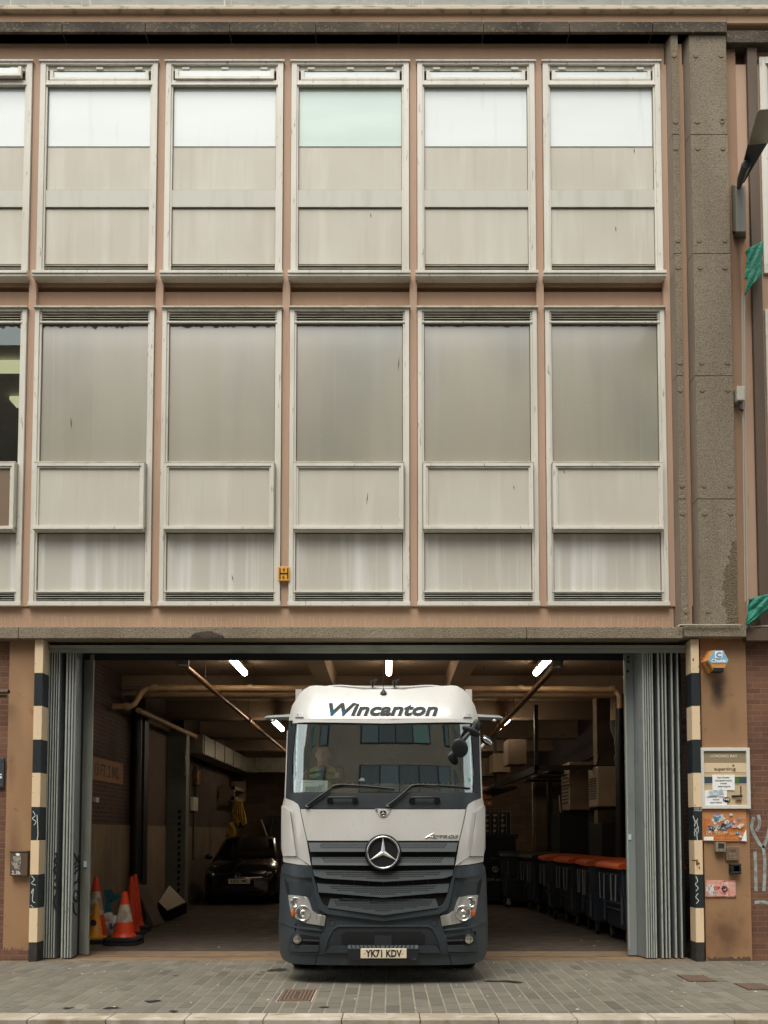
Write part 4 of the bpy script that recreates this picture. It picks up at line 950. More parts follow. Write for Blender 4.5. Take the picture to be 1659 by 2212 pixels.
# wipers, grab handles
def c3(cx, cy, off): X, Z = T(cx, cy, True); return (X, F(X, Z) - off, Z)
for (arm, bl) in (([(268, 970), (340, 915), (410, 868), (455, 832), (520, 822)], [(440, 838), (560, 824), (700, 832), (885, 850)]), ([(838, 968), (890, 930), (950, 880), (1005, 832), (1070, 822)], [(985, 834), (1110, 822), (1250, 828), (1418, 846)])):
    s = MB(); s.tube(spline([c3(x, y, .035) for x, y in arm], 5), [.017 - .009 * i / 20 for i in range(21)], 8); s.tube([c3(arm[0][0], arm[0][1] + 14, .0), c3(arm[0][0], arm[0][1], .04)], .022, 10)
    wp_ = s.build('wiper', 'black', truck, smooth=50)
    s = MB(); s.tube(spline([c3(x, y + 3, .022) for x, y in bl], 5), .009, 6); s.tube(spline([c3(x, y + 9, .01) for x, y in bl], 5), .005, 4); s.tube([c3(520, 824, .03) if arm[0][0] < 500 else c3(1070, 824, .03), c3((bl[1][0] + bl[2][0]) / 2, 830, .03)], .012, 6); s.build('wiper_blade', 'black', wp_)
for cx in (516, 1097):
    s = MB(); s.tube([c3(cx - 104, 938, .01), c3(cx - 100, 918, .05), c3(cx - 84, 914, .06), c3(cx + 84, 914, .06), c3(cx + 100, 918, .05), c3(cx + 104, 938, .01)], .013, 8)
    s.tube([c3(cx - 90, 930, .01), c3(cx - 82, 932, .035)], .03, 8); s.tube([c3(cx + 90, 930, .01), c3(cx + 82, 932, .035)], .03, 8); s.build('grab_handle', 'black', truck, smooth=50)

# camera arms and the kerb mirrors
for k in (-1, 1):
    xs_ = TX0 + k * 1.14; xe = TX0 + k * 1.47; s = MB(); zz_ = 3.13
    s.loft([[(x, 10.92 + dy * kk, zz_ + dz * kk + dzz) for dy, dz in ((-.09, 0), (-.05, .035), (.04, .04), (.1, 0), (.04, -.03), (-.05, -.035))] for x, kk, dzz in ((xs_, 1.1, 0), (xs_ + k * .1, .9, .0), (xe - k * .04, .75, -.005), (xe, .35, -.01))])
    a_ = s.build('camera_arm', mat('arm_grey', '#8a908f', .35) if 'arm_grey' not in bpy.data.materials else bpy.data.materials['arm_grey'], truck, smooth=50)
    s = MB(); s.ell((xe - k * .11, 10.86, zz_ - .045), (.03, .03, .02), 12, 8); s.build('camera_dome', 'lens', a_, smooth=60)
def disc_mirror(cx, cy, rx, rz, tilt, yaw, off, name='mirror_head'):
    X, Y, Z = c3(cx, cy, off); s = MB(); s.ell((X, Y, Z), (rx, .035, rz), 22, 12, Matrix.Rotation(R(tilt), 3, 'Y') @ Matrix.Rotation(R(yaw), 3, 'X')); return s.build(name, 'black', mir, smooth=60), (X, Y, Z)
mir = MB().tube(spline([c3(1490, 400, .02), c3(1450, 410, .16), c3(1420, 450, .2), c3(1375, 500, .19), c3(1345, 540, .16)], 5), .028, 10).build('kerb_mirror', 'black', truck, smooth=50)
disc_mirror(1415, 458, .115, .05, 26, 30, .22); disc_mirror(1338, 572, .095, .115, -20, 15, .18); disc_mirror(1452, 420, .05, .085, 8, 0, .16)
h, (X, Y, Z) = disc_mirror(1528, 512, .085, .05, 38, 30, .1)
s = MB(); s.ell((X + .012, Y - .025, Z - .012), (.07, .02, .03), 18, 10, Matrix.Rotation(R(38), 3, 'Y')); s.build('mirror_glass', 'chrome', h, smooth=60)
s = MB(); s.tube([c3(1492, 560, .0), c3(1512, 540, .03)], .02, 8); s.build('mirror_bracket', 'cab', mir)

# inside the cab
s = MB(); s.loft([[(TX0 - 1.12, y, 1.3), (TX0 + 1.12, y, 1.3), (TX0 + 1.12, y, zt_), (TX0 - 1.12, y, zt_)] for y, zt_ in ((10.52, 2.27), (10.62, 2.30), (11.0, 2.26), (11.1, 2.0))]); s.build('dashboard', mat('tan_dashboard', '#7a6a55', .6), truck)
s = MB()
for i in range(14): X = TX0 + .12 + i * .06; s.box(X, X + .045, 10.56, 10.62, 2.285, 2.312)
for i in range(6): X = TX0 - .62 + i * .09; s.box(X, X + .06, 10.56, 10.62, 2.285, 2.312)
s.build('dash_vent', 'black', truck)
X0_, Z0_ = T(725, 880, True); X1_, Z1_ = T(898, 750, True); box('dash_screen', 'hole', X0_, X1_, 10.66, 10.72, 2.28, 2.60, truck, bevel=.01)
box('cab_rear_wall', mat('cab_lining', '#6a6c68', .8), TX0 - 1.12, TX0 + 1.12, 12.3, 12.35, 1.3, 3.4, truck)
sx = TX0 - .78
s = MB(); s.box(sx - .25, sx + .25, 11.15, 11.65, 1.75, 1.9); s.box(sx - .25, sx + .25, 11.62, 11.78, 1.9, 2.6); s.box(sx - .15, sx + .15, 11.64, 11.76, 2.62, 2.86); s.build('driver_seat', mat('seat_fabric', '#272b2d', .9), truck, bevel=.04)
SWc = Vector((sx, 10.93, 2.36)); swn = Vector((0, -.5, .86)).normalized(); qx = Vector((1, 0, 0)); qy = swn.cross(qx).normalized()
s = MB(); s.tube([SWc + (qx * math.cos(a) + qy * math.sin(a)) * .225 for a in [2 * math.pi * k / 36 for k in range(37)]], .017, 8, cap=False)
for a in (0, 180, 270): s.tube([SWc, SWc + (qx * math.cos(R(a)) + qy * math.sin(R(a))) * .22], .018, 6)
s.ell(SWc, (.07, .05, .05)); s.tube([SWc, SWc + Vector((0, -.15, -.25))], .03, 8); s.build('steering_wheel', 'black', truck, smooth=50)
s = MB()
pp = [T(x, y, True) for x, y in ((216, 872), (222, 790), (412, 792), (404, 872))]; panel(pp, -.022, .003, 0, s); pap = s.build('delivery_note', ink('paper_white', '#f0f2ee', .8), truck)
s = MB(); rs = random.Random(6)
for (xa_, xb2, ya_, yb2, n_) in ((250, 370, 832, 866, 16), (240, 360, 803, 806, 1), (350, 385, 820, 836, 3)):
    for i in range(n_):
        q = xa_ + (xb2 - xa_) * i / max(1, n_); ww = (xb2 - xa_) / max(1, n_) * .55
        p_ = [T(x, y, True) for x, y in ((q, yb2), (q, ya_ + rs.uniform(0, 6)), (q + ww, ya_), (q + ww, yb2))]; panel(p_, -.0195, .001, 0, s)
s.build('note_print', ink('grey_print', '#7d8688'), pap)
s = MB(); X, Z = T(1406, 790, True); s.lathe([(.033, 0), (.033, .003)], (X, F(X, Z) + .016, Z), 20, 'Y'); s.build('round_sticker', ink('mint', '#6bb79a'), truck)
s = MB(); X, Z = T(655, 788, True); s.box(X - .04, X + .03, F(X, Z) + .016, F(X, Z) + .02, Z - .014, Z + .006); s.box(X - .02, X + .02, F(X, Z) + .016, F(X, Z) + .02, Z + .006, Z + .022); s.build('small_sticker', 'paper_white', truck)
s = MB(); X, Z = T(200, 792, True); s.lathe([(.011, 0), (.011, .003)], (X, F(X, Z) + .016, Z), 12, 'Y'); s.build('round_sticker', 'paper_white', truck)

# chassis and wheels
s = MB(); s.box(TX0 - .42, TX0 - .34, 10.6, 18.5, .75, 1.0); s.box(TX0 + .34, TX0 + .42, 10.6, 18.5, .75, 1.0); s.box(TX0 - .5, TX0 + .5, 10.7, 12.4, .55, 1.3); s.box(TX0 - 1.1, TX0 + 1.1, 12.7, 18.5, 1.05, 1.2); s.box(TX0 - 1.0, TX0 + 1.0, 11.42, 11.58, .42, .6); s.build('chassis', 'darksteel', truck)
s = MB(); s.box(TX0 - 1.18, TX0 + 1.18, 12.75, 18.6, 1.2, 3.3); s.build('cargo_body', 'cab', truck, bevel=.03)
for k in (-1, 1):
    s = MB(); s.loft([[(TX0 + k * x, y, z_) for x, z_ in ((1.19, .5), (1.19, 1.0), (1.05, 1.0), (1.05, .5))] for y in (10.5, 10.9)]); s.loft([[(TX0 + k * x, y, z_) for x, z_ in ((1.19, .4), (1.19, 1.0), (1.05, 1.0), (1.05, .4))] for y in (12.15, 12.6)]); s.build('side_step', 'bump', truck)
def wheel(cx, cy, r, w_, par, name='wheel'):
    s = MB(); s.lathe([(r * .62, -w_ / 2), (r * .93, -w_ / 2), (r * .985, -w_ * .42), (r, -w_ * .3), (r, w_ * .3), (r * .985, w_ * .42), (r * .93, w_ / 2), (r * .62, w_ / 2)], (cx, cy, r), 36, 'X')
    for k in (-.22, 0, .22): s.lathe([(r * 1.002, k * w_ - .006), (r * 1.004, k * w_ - .005), (r * 1.004, k * w_ + .005), (r * 1.002, k * w_ + .006)], (cx, cy, r), 36, 'X', 1)
    o = s.build(name, ['tyre', 'void'], par, smooth=40)
    s = MB(); s.lathe([(r * .61, -w_ * .4), (r * .55, -w_ * .3), (r * .2, -w_ * .2), (r * .18, -w_ * .4), (.02, -w_ * .42)], (cx, cy, r), 24, 'X'); s.lathe([(r * .61, w_ * .4), (r * .55, w_ * .3), (r * .2, w_ * .2), (r * .18, w_ * .4), (.02, w_ * .42)], (cx, cy, r), 24, 'X'); s.build('rim', 'galv', o, smooth=40); return o
for k in (-1, 1): wheel(TX0 + k * 1.0, 11.45, .5, .32, truck); wheel(TX0 + k * .98, 16.5, .5, .5, truck)

# ---------------------------------------------------------------- driver
M['skin'] = mat('skin', '#d8a88e', .55); M['vest'] = mat('hi_vis_yellow', '#e6f045', .7, layers=[(12, .45, .7, '#cdd838', .6)]); M['shirt'] = mat('black_shirt', '#1c2224', .85)
drv = thing('person', 'driver in yellow hi-vis vest at the steering wheel behind the windscreen', 'person', (sx, 11.4, 1.9))
def limb(s, pts, rad): s.tube(pts, rad, 12); [s.ell(p, (r,) * 3, 12, 8) for p, r in zip(pts, rad)]
def remesh(o, v=.014, sm=6):
    a = o.modifiers.new('remesh', 'REMESH'); a.mode = 'VOXEL'; a.voxel_size = v; a.use_smooth_shade = True
    b = o.modifiers.new('smooth', 'SMOOTH'); b.iterations = sm; b.factor = .5
def body(s):
    hx, hy, hz = sx, 11.28, 2.71
    s.ell((hx, hy, hz), (.084, .10, .120), 20, 14); s.ell((hx, hy - .02, hz - .065), (.068, .08, .07), 16, 10)      # skull, jaw
    s.ell((hx, hy - .104, hz - .012), (.014, .02, .028), 10, 8)                                                      # nose
    s.ell((hx, hy - .085, hz - .062), (.028, .012, .008), 10, 8); s.ell((hx, hy - .085, hz + .028), (.055, .015, .01), 12, 8)
    for k in (-1, 1): s.ell((hx + k * .087, hy + .01, hz - .01), (.012, .022, .032), 10, 8)
    limb(s, [(hx, hy + .02, hz - .08), (hx, hy + .06, hz - .2)], [.066, .075])
    s.ell((sx, 11.40, 2.42), (.21, .115, .14), 18, 12); s.ell((sx, 11.40, 2.2), (.18, .13, .22), 18, 12); s.ell((sx, 11.40, 1.98), (.18, .15, .12), 18, 12)
    for k in (-1, 1):
        limb(s, [(sx + k * .21, 11.38, 2.47), (sx + k * .27, 11.22, 2.25), (sx + k * .20, 10.99, 2.40)], [.062, .05, .034])
        limb(s, [(sx + k * .10, 11.38, 1.97), (sx + k * .14, 10.95, 2.02), (sx + k * .15, 10.85, 1.6)], [.085, .07, .05])
        hxk, hyk, hzk = sx + k * .205, 10.955, 2.42
        s.ell((hxk, hyk, hzk), (.028, .045, .04), 12, 8)
        for i in range(4): limb(s, [(hxk - k * .01, hyk - .02, hzk + .028 - i * .019), (hxk - k * .0, hyk - .062, hzk + .03 - i * .019), (hxk + k * .025, hyk - .075, hzk + .018 - i * .019)], [.0095, .009, .0075])
        limb(s, [(hxk - k * .02, hyk + .01, hzk + .03), (hxk - k * .035, hyk - .02, hzk + .055)], [.011, .009])
s = MB(); body(s); bd = s.build('body', 'skin', drv, recalc=False); remesh(bd, .009, 3)
s = MB(); s.ell((sx, 11.40, 2.42), (.222, .127, .148), 18, 12); s.ell((sx, 11.40, 2.2), (.192, .142, .23), 18, 12)
for k in (-1, 1): limb(s, [(sx + k * .21, 11.38, 2.47), (sx + k * .27, 11.22, 2.25), (sx + k * .215, 11.04, 2.37)], [.07, .058, .045])
sh = s.build('shirt', 'shirt', drv, recalc=False); remesh(sh, .012, 4)
s = MB(); s.ell((sx, 11.40, 2.42), (.235, .142, .155), 18, 12); s.ell((sx, 11.40, 2.2), (.205, .156, .23), 18, 12)
ve = s.build('hi_vis_vest', 'vest', drv, recalc=False); remesh(ve, .012, 4)
s = MB(); s.box(sx - .02, sx + .02, 11.2, 11.27, 2.05, 2.5); s.build('shirt_front', 'shirt', drv)
s = MB()
for k in (-1, 1): s.ell((sx + k * .03, 11.28 - .088, 2.722), (.012, .008, .007), 10, 6)
s.build('eye', 'ink', drv, smooth=60)
s = MB(); s.ell((sx, 11.31, 2.74), (.087, .09, .108), 20, 12); s.build('cropped_hair', mat('grey_hair', '#6f665c', .9), drv, smooth=60)

# ---------------------------------------------------------------- lamps in the bay
M['tube'] = mat('lit_tube', '#fff0d4', .5, emit=('#ffe9cc', TUBE))
lamp_lab = ['lit strip light hanging left of the truck, nearest the door', 'lit strip light straight above the truck roof, nearest the door', 'lit strip light right of the truck, nearest the door',
            'lit strip light deeper in the bay on the left', 'lit strip light deeper in the bay, over the middle', 'lit strip light deeper in the bay on the right, by the pipe']
rows_ = [(-2.5, 13.75, 4.47), (0, 13.75, 4.47), (2.55, 13.75, 4.47), (-2.5, 19.2, 4.12), (.1, 20.0, 4.0), (2.55, 18.9, 4.12), (-2.4, 25.2, 3.95), (2.4, 25.2, 3.95)]
lamp_lab += ['added unseen strip light at the far back of the bay on the left', 'added unseen strip light at the far back of the bay on the right']  # unseen back pair, placed to brighten the back wall
lp0 = None
for i, (x, y, q) in enumerate(rows_):
    if lp0 is None:
        lp0 = thing('strip_light', lamp_lab[0], 'strip light', (0, 0, 0), 'strip lights under the bay ceiling')
        s = MB(); s.box(-.05, .05, 0, 1.55, .03, .07); s.box(-.012, .012, .3, .31, .07, .2); s.box(-.012, .012, 1.2, 1.21, .07, .2); s.build('housing', 'white', lp0)
        s = MB(); s.tube([(0, .03, 0), (0, 1.52, 0)], .05, 12); s.build('tube', 'tube', lp0, smooth=40); l = lp0
    else: l = copy_tree(lp0)
    l['label'] = lamp_lab[i]; l.location = (x, y, q)

# ---------------------------------------------------------------- pipes
M['copper'] = mat('old_copper_pipe', '#96714a', .32, metal=.75, layers=[((9, 9, 9), .5, .7, '#6b4c30', .7)])
M['plastic_pipe'] = mat('cream_drain_pipe', '#a88b6a', .45, layers=[(4, .45, .7, '#82694c', .6)])
M['blackpipe'] = mat('black_pipe', '#16171a', .5)
def pipe(name, label, pts, r, m, cat='pipe', collars=(), cr=1.25, hang=(), group='pipes running through the bay'):
    t = thing(name, label, cat, tuple(pts[0]), group)
    s = MB(); s.tube(pts, r, 14); s.build('tube', m, t, smooth=50)
    for (p, d) in collars:
        s = MB(); d = Vector(d).normalized(); p = Vector(p); s.tube([p - d * .045, p - d * .045, p + d * .045, p + d * .045], [r, r * cr, r * cr, r], 14, cap=False); s.build('collar', m, t, smooth=50)
    for p in hang: s = MB(); s.tube([(p[0], p[1], p[2]), (p[0], p[1], CZ)], .006, 5); s.build('hanger_rod', 'darksteel', t)
    return t
pipe('sprinkler_pipe', 'shiny copper coloured pipe slanting down from the left of the door track to the truck', [(-3.02, 12.9, 4.17), (-3.05, 26.2, 4.10)], .045, 'copper', collars=[((-3.02, 12.96, 4.17), (0, 1, 0)), ((-3.03, 19, 4.13), (0, 1, 0))], cr=1.6, hang=[(-3.02, 14.5, 4.17), (-3.03, 16.0, 4.17), (-3.03, 19, 4.13)])
s = MB(); s.lathe([(.09, -.12), (.1, -.1), (.1, .1), (.09, .12)], (-3.02, 12.88, 4.25), 14, 'Z'); s.build('pipe_joint', 'galv', bpy.data.objects['sprinkler_pipe'])
pipe('sprinkler_pipe', 'brown metal pipe slanting down behind the truck from the right of the door track', [(2.47, 12.9, 4.17), (2.43, 19.0, 4.02), (2.35, 26.0, 3.85)], .05, 'copper', collars=[((2.42, 19.0, 4.01), (0, 1, 0))], cr=1.4, hang=[(2.46, 14.5, 4.15), (2.43, 17.2, 4.05)])
s = MB(); s.lathe([(.07, -.13), (.085, -.1), (.085, .1), (.075, .13)], (2.47, 12.88, 4.23), 14, 'Z'); s.build('pipe_joint', 'galv', bpy.data.objects['sprinkler_pipe.001'])
pipe('sprinkler_pipe', 'thin brown pipe slanting along the left wall above the duct', [(-4.6, 16.2, 3.95), (-4.45, 26, 3.95)], .05, 'plastic_pipe')
Yp = 15.6
def pp_(u, v, Y=Yp): X, Z = Wp(u, v, Y); return (X, Y, Z)
a = [pp_(244, 1526), pp_(280, 1526), pp_(290, 1521), pp_(298, 1508), pp_(306, 1494), pp_(318, 1487), pp_(335, 1486), pp_(1318, 1489), pp_(1331, 1492), pp_(1338, 1503), pp_(1339, 1530)]
pipe('drain_pipe', 'long cream drain pipe crossing the bay overhead with an offset bend at its left end', a, .052, 'plastic_pipe', collars=[(pp_(275, 1526), (1, 0, 0)), (pp_(333, 1486), (1, 0, 0)), (pp_(369, 1486), (1, 0, 0)), (pp_(378, 1486), (1, 0, 0)), (pp_(540, 1486), (1, 0, 0)), (pp_(1124, 1488), (1, 0, 0)), (pp_(1322, 1489), (1, 0, 0))], hang=[(x, Yp, 4.2) for x in (-3.6, -2.4, -1.2, 1.7, 2.6, 3.9)])
pipe('drain_pipe', 'lower cream pipe crossing the bay close under the long drain pipe', [pp_(300, 1500, 16.1), pp_(1345, 1503, 16.1)], .045, 'plastic_pipe', collars=[])
pipe('drain_pipe', 'cream drop pipe with a black foot at the right end of the cross pipes', [pp_(1327, 1500, 16.3), pp_(1327, 1560, 16.3)], .07, 'plastic_pipe', collars=[])
pipe('drain_pipe', 'black downpipe on the right wall just behind the folding door', [pp_(1338, 1500, 16.0), pp_(1338, 1600, 16.0), pp_(1340, 1900, 16.0), (3.95 + .22, 16.0, 0)], .075, 'blackpipe', collars=[(pp_(1338, 1605, 16.0), (0, 0, 1)), (pp_(1338, 1637, 16.0), (0, 0, 1))])
pipe('drain_pipe', 'black elbow pipe below the cream drop pipe by the right wall', [pp_(1327, 1556, 16.3), pp_(1328, 1575, 16.3), pp_(1336, 1598, 16.2)], .075, 'blackpipe')
pipe('drain_pipe', 'black downpipe against the left brick wall behind the cones', [(-4.86, 17.1, 0), (-4.86, 17.1, 4.0)], .085, 'blackpipe')
pipe('conduit', 'thin conduit crossing the ceiling near the left of the door', [pp_(463, 1461, 15.0 - .4), pp_(810, 1461, 14.6)], .014, 'galv', cat='conduit') if False else None
pipe('conduit', 'thin horizontal conduit under the ceiling left of the nearest strip light', [pp_(460, 1422, 14.2), pp_(800, 1424, 14.2)], .014, 'galv', cat='conduit', group=None) if False else None
pipe('conduit', 'hanging black cable looped beside the brown column on the right wall', spline([(4.42, 18.6, 3.3), (4.3, 18.5, 2.9), (4.3, 18.5, 2.55), (4.42, 18.55, 2.3), (4.6, 18.6, 2.25)], 5), .02, 'blackpipe', cat='cable', group=None)
s = MB(); s.tube([(-4.9, 16.2, 4.38), (-1.4, 16.2, 4.38)], .018, 8); tag(s.build('conduit', 'galv'), 'thin metal conduit fixed across the ceiling above the drain pipes', 'conduit')

# duct, riser, fittings on the left wall
dct = thing('air_duct', 'galvanised rectangular air duct running back along the top of the left wall', 'air duct', (-4.5, 20, 3.4))
s = MB(); s.box(-4.78, -4.35, 20.7, 28.2, 3.55, 4.0); s.box(-4.35, -2.6, 27.2, 28.2, 3.55, 4.0); s.build('duct_run', 'galv', dct, bevel=.01)
for y in (20.8, 22.1, 23.4, 24.7, 26.0): box('duct_flange', 'galv', -4.80, -4.33, y, y + .04, 3.53, 4.02, dct)
for x in (-4.1, -3.3): box('duct_flange', 'galv', x, x + .04, 27.18, 28.2, 3.53, 4.02, dct)
col = thing('duct_riser', 'tall grey sheet metal riser with hazard tape beside the parked car', 'duct', (-4.75, 20.1, 0))
s = MB(); s.box(-4.99, -4.55, 19.9, 20.2, 0, 4.0)
for q in (1.0, 1.9, 2.95): s.box(-5.0, -4.54, 19.885, 20.2, q, q + .03)
s.build('casing', mat('riser_grey', '#6d6e6a', .55, layers=[(2, .4, .7, '#57574f', .6)]), col, bevel=.008)
s = MB()
for i in range(16): q = .1 + i * .135; s.prism([(-4.72, 19.88, q), (-4.66, 19.88, q + .03), (-4.66, 19.88, q + .1), (-4.72, 19.88, q + .07)], (0, .003, 0))
s.build('hazard_tape', 'void', col)
s = MB(); s.box(-4.60, -4.56, 19.87, 19.885, 3.0, 3.62); s.build('bracket', 'steel', col)
sgn = MB().box(-5.0 + .004, -5.0 + .02, 14.5, 16.6, 2.60, 2.99).build('height_sign', mat('brown_board', '#8a5f3c', .6, layers=[(3, .4, .7, '#6f4b2e', .6)]))
tag(sgn, 'brown height limit board reading 13 FT. 2 INS. on the left brick wall', 'sign')
t_ = text('sign_lettering', '13 FT. 2 INS.', mat('dark_lettering', '#2b211b', .6), (15.0, 16.35, 2.68, 2.90), -4.979, sgn, facing='X', weight=.01)
s = MB(); X, Z = Wp(500, 1745, 26.0)
sw = thing('control_box', 'pale switch box with a cable drop on the left wall behind the parked car', 'control box', (-4.9, 22.6, 2.2))
s = MB(); s.box(-4.99, -4.9, 22.3, 22.8, 2.25, 2.6); s.build('enclosure', 'white', sw, bevel=.01); s = MB(); s.tube([(-4.95, 22.7, 2.6), (-4.95, 22.7, 3.4)], .03, 8); s.tube([(-4.95, 22.5, 2.25), (-4.95, 22.5, 1.0)], .02, 8); s.build('cable_drop', 'black', sw); s = MB(); s.box(-4.99, -4.85, 22.55, 22.85, 2.9, 3.3); s.build('valve', 'copper', sw, bevel=.02)
fl = thing('wall_bracket', 'pale timber bracket frame fixed high on the left wall near the back', 'bracket', (-4.8, 26, 3)); s = MB(); s.box(-4.95, -4.5, 26.0, 26.05, 2.75, 3.2); s.box(-4.95, -4.5, 27.6, 27.65, 2.75, 3.2)
s = MB(); s.box(-4.6, -4.5, 25.8, 27.9, 2.95, 3.05); s.box(-4.6, -4.5, 25.8, 27.9, 2.65, 2.75); s.box(-4.95, -4.5, 25.8, 25.88, 2.65, 3.05); s.box(-4.95, -4.5, 27.8, 27.88, 2.65, 3.3); s.build('frame', 'cream_wall', fl)
s = MB(); s.box(-4.99, -4.93, 14.95, 15.1, 2.22, 2.3); tag(s.build('socket_box', 'white', bevel=.005), 'small white socket on the brick below the height board', 'socket')
# hanging jacket: draped sheet with folds
def cloth(name, m, cx, cy, cz_, w_, h, label, cat, seed, flare=.3):
    rs = random.Random(seed); s = MB(); n, k_ = 22, 16; g = []
    for j in range(k_ + 1):
        t = j / k_; row = []
        for i in range(n + 1):
            a = i / n - .5; ww = w_ * (.55 + .45 * math.sin(min(1, t * 1.8) * 1.57)) * (1 + flare * t * .3)
            row.append((cx + a * ww + .02 * math.sin(t * 5 + seed), cy + .04 * math.sin(i * 1.5 + t * 2 + seed) * (.3 + t) - .05 * math.cos(a * 3), cz_ - h * t - (.05 * math.sin(i * 2.1 + seed) + .04 * math.sin(i * .9)) * t))
        g.append(row)
    vs = [[s.bm.verts.new(p) for p in r] for r in g]
    for j in range(k_):
        for i in range(n): s.bm.faces.new((vs[j][i], vs[j][i + 1], vs[j + 1][i + 1], vs[j + 1][i]))
    o = s.build(name, m, smooth=60); q = o.modifiers.new('solid', 'SOLIDIFY'); q.thickness = .02; return tag(o, label, cat)
M['yel_cloth'] = mat('yellow_work_cloth', '#b99a34', .85, layers=[(9, .45, .7, '#8a6f22', .7)])
cloth('work_jacket', 'yel_cloth', -4.25, 25.2, 2.60, .34, .66, 'yellow work jacket hanging above the parked car by the back wall', 'jacket', 3)
cloth('work_gloves', 'yel_cloth', -4.45, 25.0, 1.98, .22, .4, 'small yellow rag hanging lower left of the yellow work jacket', 'rag', 5)
# far clutter at the back wall
rs = random.Random(9); M['dk_box'] = mat('dark_crate', '#33302c', .7); M['card'] = mat('cardboard', '#b0744a', .8, layers=[(4, .45, .7, '#94603a', .5)]); M['label_w'] = ink('box_label', '#c9bda0')
for (x0, x1, z0, z1, y0, lb) in ((-3.9, -3.3, 1.2, 2.25, 29, 'dark cabinet at the back wall below the pale wall plate'), (-3.25, -2.55, 0, 1.6, 28.6, 'large dark crate at the back wall behind the car roof'), (-3.2, -2.6, 1.61, 2.2, 28.6, 'dark crate stacked upon the large crate behind the car roof'), (-3.1, -2.5, 2.21, 2.62, 28.7, 'topmost dark crate of the stack by the truck'), (-2.5, -1.8, 0, 1.9, 28.2, 'dark crate at the back wall half hidden by the truck')):
    s = MB(); s.box(x0, x1, y0, y0 + .8, z0, z1); s.box(x0 + .04, x1 - .04, y0 - .006, y0, z0 + .05, z1 - .05); tag(s.build('crate', 'dk_box', bevel=.015), lb, 'crate', 'dark crates at the back of the bay')
s = MB(); s.tube([(-4.3 + .35, 27.5, 2.1), (-3.55, 27.5, 1.0)], .018, 6); tag(s.build('broom_handle', 'white'), 'pale pole leaning right of the yellow work jacket', 'pole')
s = MB(); s.tube([(-3.6, 27.6, 2.1), (-3.75, 27.5, .9)], .014, 6); tag(s.build('broom_handle', 'steel'), 'thin metal rod crossing the pale pole near the back wall', 'pole')

# ---------------------------------------------------------------- the parked car
car = thing('parked_car', 'dark compact hatchback parked nose out by the left wall', 'car', (-3.55, 23, 0))
M['carpaint'] = mat('near_black_car_paint', '#070b11', .2, coat=.8, spec=.5); M['carglass'] = mat('dark_car_glass', '#05080b', .05, spec=.8, coat=1.)
KX, KY = -3.52, 20.9
def csec(y, pts, z0=0): 
    L = [(KX + x, y, z_) for x, z_ in pts]; return L + [(2 * KX - p[0], p[1], p[2]) for p in L[::-1]]
s = MB(); s.loft([csec(KY + y, p) for y, p in (
    (.0, ((.45, .22), (.6, .24), (.68, .32), (.70, .5), (.66, .62), (.5, .68))),
    (.1, ((.5, .2), (.72, .22), (.80, .32), (.82, .52), (.80, .72), (.6, .80))),
    (.35, ((.55, .2), (.80, .22), (.87, .34), (.88, .60), (.85, .84), (.62, .94))),
    (.8, ((.55, .2), (.82, .22), (.88, .34), (.89, .66), (.86, .93), (.64, 1.04))),
    (1.3, ((.55, .2), (.82, .22), (.88, .34), (.89, .70), (.87, 1.0), (.66, 1.10))),
    (3.2, ((.55, .2), (.82, .22), (.88, .34), (.89, .72), (.87, 1.02), (.66, 1.10))),
    (3.7, ((.5, .25), (.72, .27), (.80, .36), (.82, .72), (.80, 1.0), (.6, 1.05))))])
s.build('body', 'carpaint', car, smooth=40, bevel=.01)
s = MB(); s.loft([csec(KY + y, p) for y, p in (
    (1.02, ((.84, 1.0), (.80, 1.06), (.74, 1.07), (.3, 1.08))), (1.75, ((.86, 1.02), (.70, 1.46), (.60, 1.55), (.3, 1.585))), (2.1, ((.86, 1.02), (.69, 1.50), (.58, 1.60), (.3, 1.63))), (3.1, ((.86, 1.02), (.68, 1.48), (.56, 1.57), (.3, 1.6))), (3.65, ((.8, 1.02), (.72, 1.1), (.6, 1.15), (.3, 1.16))))])
s.build('cabin', 'carpaint', car, smooth=35)
s = MB(); v = [(KX - .72, KY + 1.06, 1.10), (KX + .72, KY + 1.06, 1.10), (KX + .58, KY + 1.72, 1.535), (KX - .58, KY + 1.72, 1.535)]; s.prism([(a_, b_ - .012, c_ + .006) for a_, b_, c_ in v], (0, .008, 0)); s.build('windscreen', 'carglass', car)
s = MB(); s.box(KX - .36, KX + .36, KY - .02, KY + .05, .46, .60); s.build('grille', 'void', car, bevel=.02)
s = MB(); s.box(KX - .56, KX + .56, KY - .015, KY + .05, .25, .36); s.build('grille', 'void', car, bevel=.02)
for k in (-1, 1):
    s = MB(); s.ell((KX + k * .64, KY + .10, .70), (.15, .1, .085), 20, 12, Matrix.Rotation(R(-k * 25), 3, 'Y')); h = s.build('headlight', mat('dim_headlight', '#4b5358', .08, metal=.5, coat=1.) if 'dim_headlight' not in bpy.data.materials else bpy.data.materials['dim_headlight'], car, smooth=60)
    s = MB(); s.ell((KX + k * .96, KY + 1.25, 1.10), (.10, .06, .07), 16, 10); s.build('wing_mirror', 'carpaint', car, smooth=60)
    for yy in (.72, 3.0): wheel(KX + k * .78, KY + yy, .31, .19, car)
s = MB(); ring(s, KX - .02, KY - .03, .70, .06, .008, 24); s.tube([(KX - .02, KY - .03, .70), (KX - .02, KY - .03, .76)], .008, 6)
for a_ in (210, 330): s.tube([(KX - .02, KY - .03, .70), (KX - .02 + .06 * math.cos(R(a_)), KY - .03, .70 + .06 * math.sin(R(a_)))], .008, 6)
s.build('badge', 'chrome', car)
PYc = KY - .03; a0, b0 = Wp(493, 1909, PYc); a1, b1 = Wp(540, 1898.5, PYc)
